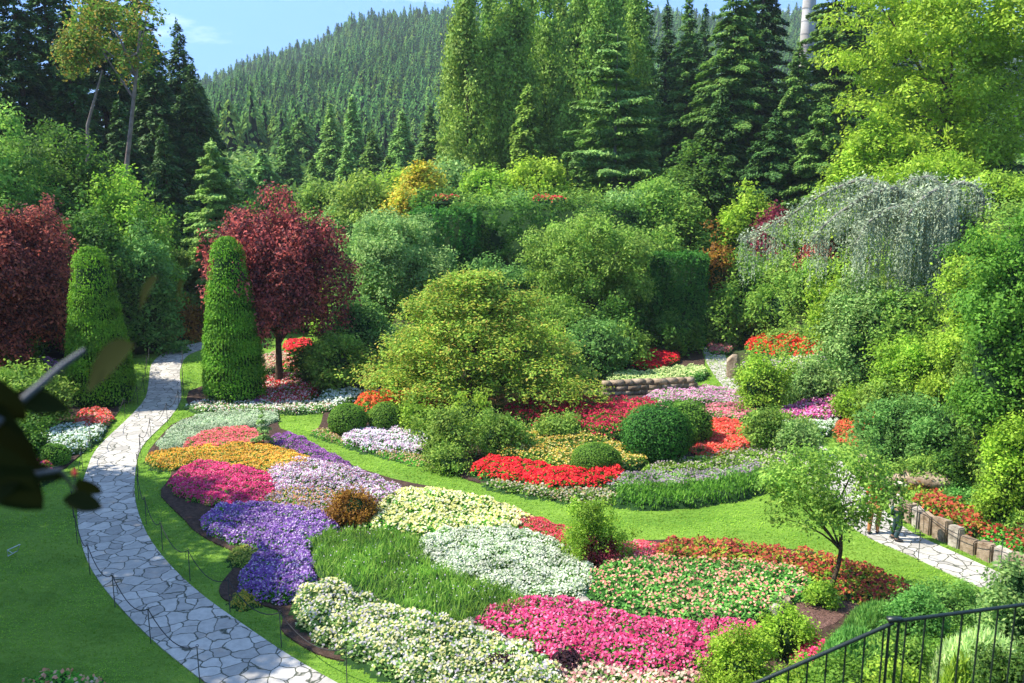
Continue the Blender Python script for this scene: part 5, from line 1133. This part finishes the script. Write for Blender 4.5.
# ------------------------------------------------------------------ bank at the bottom right with grasses and low conifers
def bankplant(name, lab, px, top, Y, w, kind, mat, lp, **kw): return plant(name, lab, 'shrub', px, Y, top, w, kind, mat, lp, 'plants on the near bank', **kw)
bankplant('grass_clump', 'fine bright green feathery mound beside the mulch', 884, 604, 16.5, 84, 'blades', 'juniper', 3.4, n=9000)
bankplant('grass_clump', 'feathery mound left of the rail post', 856, 628, 14.0, 84, 'blades', 'juniper', 3.6, n=8000)
bankplant('low_conifer', 'soft green low conifer in front of the side path', 950, 586, 17.5, 90, 'bush', 'juniper', 3.0, rag=1.2)
bankplant('low_conifer', 'feathery low conifer at the corner of the side path', 1016, 592, 15.5, 60, 'bush', 'juniper', 3.2)
bankplant('low_conifer', 'light green low conifer just right of the mound', 918, 592, 16, 70, 'bush', 'juniper', 3.2)
bankplant('grass_clump', 'pale striped grass behind the railing', 985, 632, 11.5, 110, 'blades', 'paleblade', 4.2, n=6000)
bankplant('grass_clump', 'yellow grass tuft behind the railing', 962, 655, 9.5, 60, 'blades', 'yellowgreen', 4.5, n=2500)
bankplant('shrub', 'leafy green shrub behind the middle of the railing', 905, 632, 12, 90, 'bush', 'mid', 4.0)
bankplant('shrub', 'green shrub behind the sloping handrail', 850, 652, 11.5, 100, 'bush', 'ballgreen', 4.0)
bankplant('shrub', 'low yellow green shrub under the sloping handrail', 800, 664, 12.8, 90, 'bush', 'lime', 4.0)
bankplant('shrub', 'green shrub at the bottom right corner', 1010, 652, 9.0, 90, 'bush', 'deep', 4.5)
bankplant('shrub', 'leafy shrub low behind the railing foot', 900, 668, 9.6, 120, 'bush', 'lime', 4.5)

bankplant('shrub', 'dark plum leaved plant at the bottom edge below the magenta carpet', 568, 655, 17.4, 22, 'bush', 'darkplum', 4.0)
bankplant('shrub', 'small dark plant at the bottom edge among the cream flowers', 500, 664, 17.2, 16, 'bush', 'darkplum', 4.0)
# ------------------------------------------------------------------ stair railing near the photographer
def railing():
    def P3(px, py, Y): q = XY(px, py, Y); return np.array([q[0], Y, q[1]])
    c = P3(897, 621, 5.1); e = P3(1075, 598, 5.55); l = P3(722, 698, 5.0)
    r = empty('stair_railing', (c[0], c[1], c[2] - 1.0), 'dark green iron railing with vertical bars descending beside hidden steps', 'railing')
    o = np.array([c[0], c[1], c[2] - 1.0])
    def run(a, b, n, drop, nm):
        hr = MB(); hr.tube([a - o, (a + b) / 2 - o, b - o], .013, 8, cap=True); hr.obj('handrail', M['iron'], r, True)
        lo = MB(); lo.tube([a - o - [0, 0, drop], b - o - [0, 0, drop]], .012, 8, cap=True); lo.obj('bottom_rail', M['iron'], r, True)
        for k in range(n):
            t = (k + .5) / n; p = a + (b - a) * t - o
            mb = MB(); mb.tube([p, p - [0, 0, drop]], .0062, 8); mb.obj('baluster', M['iron'], r, True)
    run(c + [.0, 0, 0], e, 10, .9, 'r'); run(c + [-.02, 0, -.012], l, 9, .9, 'l')
    for p in (c + [.012, 0, 0], c + [-.045, 0, -.03], e, l):
        mb = MB(); mb.tube([p - o, p - o - [0, 0, 1.25]], .0095, 8); mb.obj('post', M['iron'], r, True)
    mb = MB(); mb.box(c - o + [-.015, 0, .012], (.09, .04, .025)); mb.obj('joint_plate', M['iron'], r)
railing()

# ------------------------------------------------------------------ two visitors on the side path
SKIN = surfmat('skin', (.5, .28, .19), (.55, .32, .22), 5, .55, bump=0)
def skinned(name, verts, edges, radii, mat, parent, sub=2):
    me = bpy.data.meshes.new(name); me.from_pydata(verts, edges, []); o = bpy.data.objects.new(name, me); COL.objects.link(o); o.parent = parent
    m = o.modifiers.new('skin', 'SKIN'); m.use_smooth_shade = True
    for i, v in enumerate(me.skin_vertices[0].data):
        v.radius = radii[i] if isinstance(radii[i], tuple) else (radii[i], radii[i])
    me.skin_vertices[0].data[0].use_root = True
    s = o.modifiers.new('sub', 'SUBSURF'); s.levels = sub; s.render_levels = sub
    me.materials.append(mat); return o
def person(loc, face, label, shirt, trousers, hat, hair, pose=0):
    r = empty('person', loc, label, 'person', rz=face)
    s = .17 if pose else .10
    #      0 pelvis,1 waist,2 chest,3 neck base,4 neck,5 head,6 crown, 7-9 left arm,10 hand; 11-13 right,14 ; 15-18 left leg ; 19-22 right leg
    V = [(0, 0, .93), (0, .0, 1.08), (0, 0, 1.3), (0, 0, 1.43), (0, -.01, 1.5), (0, -.03, 1.6), (0, -.02, 1.69),
         (-.17, 0, 1.39), (-.24, .03, 1.13), (-.2, -.16, .96), (-.17, -.24, .93), (.17, 0, 1.39), (.25, .02, 1.12), (.24, -.08, .87), (.24, -.11, .79),
         (-.09, 0, .87), (-.1, -s, .5), (-.1, .0, .09), (-.1, -.12, .04), (.09, 0, .87), (.1, .02, .49), (.1, s * .9, .1), (.1, s * .9 - .11, .04)]
    E = [(0, 1), (1, 2), (2, 3), (3, 4), (4, 5), (5, 6), (2, 7), (7, 8), (8, 9), (9, 10), (2, 11), (11, 12), (12, 13), (13, 14), (0, 15), (15, 16), (16, 17), (17, 18), (0, 19), (19, 20), (20, 21), (21, 22)]
    R = [(.14, .1), (.125, .09), (.15, .1), (.07, .06), .052, (.078, .095), (.06, .07), .055, .042, .033, .03, .055, .042, .033, .03, .085, .058, .04, .035, .085, .058, .04, .035]
    skinned('body', V, E, R, SKIN, r)
    up = [0, 1, 2, 3, 7, 8, 11, 12]; ix = {v: i for i, v in enumerate(up)}
    skinned('shirt', [V[i] for i in up], [(ix[a], ix[b]) for a, b in E if a in ix and b in ix], [tuple(np.array(R[i]) * 1.22 if isinstance(R[i], tuple) else (R[i] * 1.35,) * 2) for i in up], shirt, r)
    lo = [0, 15, 16, 17, 19, 20, 21]; ix = {v: i for i, v in enumerate(lo)}
    skinned('trousers', [V[i] for i in lo], [(ix[a], ix[b]) for a, b in E if a in ix and b in ix], [tuple(np.array(R[i]) * 1.2 if isinstance(R[i], tuple) else (R[i] * 1.35,) * 2) for i in lo], trousers, r)
    for i in (18, 22): mb = MB(); mb.ellipsoid((V[i][0], V[i][1] + .03, .045), (.05, .13, .05), 0); mb.obj('shoe', M['chain'], r, True)
    mb = MB(); mb.ellipsoid((0, .0, 1.665), (.092, .108, .1), 0); mb.ellipsoid((0, .035, 1.6), (.088, .08, .1), 0); mb.obj('hair', hair, r, True)
    for sx in (-1, 1): mb = MB(); mb.ellipsoid((sx * .034, -.118, 1.615), (.013, .008, .009), 0, 8, 5); mb.obj('eye', M['chain'], r)
    mb = MB(); mb.ellipsoid((0, -.132, 1.59), (.013, .018, .02), 0, 8, 5); mb.obj('nose', SKIN, r, True)
    mb = MB(); mb.ellipsoid((0, -.12, 1.555), (.026, .006, .006), 0, 8, 5); mb.obj('mouth', M['fabric_red'], r)
    for side, w, k in ((-1, 10, 9), (1, 14, 13)):
        b = np.array(V[w]); d = b - np.array(V[k]); d = d / np.linalg.norm(d); mb = MB()
        for f in range(4): q = b + np.array([(f - 1.5) * .017, 0, 0]); mb.tube([q, q + d * .05, q + d * .085 + [0, -.012, -.01]], [.0095, .009, .007], 6)
        mb.tube([b + [-side * .02, 0, .0], b + [-side * .045, -.01, 0] + d * .03, b + [-side * .045, -.02, 0] + d * .055], [.011, .01, .008], 6); mb.obj('fingers', SKIN, r, True)
    if hat:
        mb = MB(); mb.ellipsoid((0, -.01, 1.70), (.105, .12, .085), 0); mb.ellipsoid((0, -.02, 1.685), (.17, .19, .015), 0, 16, 5); mb.obj('hat', hat, r, True)
M['fabric_red'] = surfmat('red cloth', (.5, .03, .03), (.6, .05, .04), 8, .85, bump=.1)
cream = surfmat('cream cloth', (.62, .56, .42), (.72, .66, .52), 8, .85, bump=.1)
teal = surfmat('dark teal cloth', (.02, .05, .055), (.035, .075, .08), 8, .85, bump=.1)
rust = surfmat('rust cloth', (.3, .12, .04), (.4, .17, .06), 8, .85, bump=.1)
dark = surfmat('dark hair', (.02, .012, .008), (.04, .025, .015), 8, .6, bump=.1)
p = G(873, 534); person((p[0], p[1], .03), 2.6, 'person in a red shirt and rust trousers walking away behind the small tree', M['fabric_red'], rust, None, dark, 1)
p = G(895, 541); person((p[0], p[1], .03), 1.2, 'person in cream shirt and hat with dark trousers on the side path', cream, teal, cream, dark, 0)

# ------------------------------------------------------------------ out of focus leaves hanging close to the lens at the left
def leaf_mesh(Lf, W, fold=.25, curl=.2):
    n = 9; t = np.linspace(0, 1, n); w = W * np.sin(np.pi * t ** .85) ** .8; w[0] = w[-1] = 0
    mid = np.column_stack([t * Lf, 0 * t, -curl * Lf * t * t]); a = mid + np.column_stack([0 * t, w / 2, fold * w / 2]); b = mid - np.column_stack([0 * t, w / 2, -fold * w / 2])
    V = np.concatenate([a, mid, b]); F = [[i, i + 1, n + i + 1, n + i] for i in range(n - 1)] + [[n + i, n + i + 1, 2 * n + i + 1, 2 * n + i] for i in range(n - 1)]
    mb = MB(); mb.quads(V, F); return mb
def near_branch():
    o = np.array([-.75, 1.0, 10.15])
    r = empty('near_branch', tuple(o), 'dark out of focus leafy branch close to the lens at the left edge', 'branch')
    def P3(px, py, Y): q = XY(px, py, Y); return np.array([q[0], Y, q[1]]) - o
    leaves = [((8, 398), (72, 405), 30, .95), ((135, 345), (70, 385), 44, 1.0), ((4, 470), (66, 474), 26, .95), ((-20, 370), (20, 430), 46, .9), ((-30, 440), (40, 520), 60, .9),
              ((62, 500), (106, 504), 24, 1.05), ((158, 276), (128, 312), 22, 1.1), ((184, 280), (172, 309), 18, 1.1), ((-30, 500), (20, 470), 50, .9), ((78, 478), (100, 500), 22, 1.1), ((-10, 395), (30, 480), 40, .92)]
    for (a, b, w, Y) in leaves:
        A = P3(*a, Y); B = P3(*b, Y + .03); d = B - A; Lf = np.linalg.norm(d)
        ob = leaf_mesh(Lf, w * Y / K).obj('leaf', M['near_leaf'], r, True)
        xa = Vector(d / Lf); za = Vector((-.15, -.75, .65)).normalized(); ya = za.cross(xa).normalized(); za = xa.cross(ya)
        from mathutils import Matrix
        ob.matrix_local = Matrix.Translation(Vector(A)) @ Matrix((xa, ya, za)).transposed().to_4x4()
    tw = MB(); tw.tube([P3(-60, 470, .9), P3(0, 420, .93), P3(40, 385, .97), P3(62, 366, 1.0), P3(85, 350, 1.02)], [.006, .005, .004, .004, .003], 6); tw.obj('twig', M['steel'], r, True)
    tw = MB(); tw.tube([P3(-60, 470, .9), P3(10, 478, .95), P3(60, 470, .98), P3(75, 490, 1.02)], [.006, .004, .003, .002], 6); tw.obj('twig', M['steel'], r, True)
    bd = MB(); bd.ellipsoid(P3(75, 473, 1.0), (.003, .003, .004), 0); bd.obj('berry', M['fabric_red'], r, True)
near_branch()

# ------------------------------------------------------------------ short turf blades over the mown lawn
def turf():
    n = 260000; Yv = 16.5 * (50 / 16.5) ** rng.uniform(0, 1, n) ; X = Yv * rng.uniform(-.68, .62, n)
    P = np.column_stack([X, Yv]); k = inside(P, smooth_poly(floor_poly, 1)) & (land(X, Yv) < .01)
    for poly in [gpoly(b, 0, 1) for b in (bed1, bed2, bed3, bed4, bed5)] + [np.concatenate([pathA, pathB[::-1]]), np.concatenate([path2A, path2B[::-1]])]: k &= ~inside(P, poly)
    X, Yv = X[k], Yv[k]; n = len(X); hgt = Yv * .0022 * rng.uniform(.6, 1.5, n)
    mb = MB(); mb.cards(np.column_stack([X, Yv, hgt * .4]), np.column_stack([rng.normal(0, .6, (n, 2)), np.full(n, 1.0)]), hgt, hgt * .4, 0, np.column_stack([rng.normal(0, 1, (n, 2)), np.full(n, .8)]))
    tag(mb.obj('grass', M['turf']), 'short mown turf blades covering the garden lawns', 'grass', None, 'stuff')
turf()
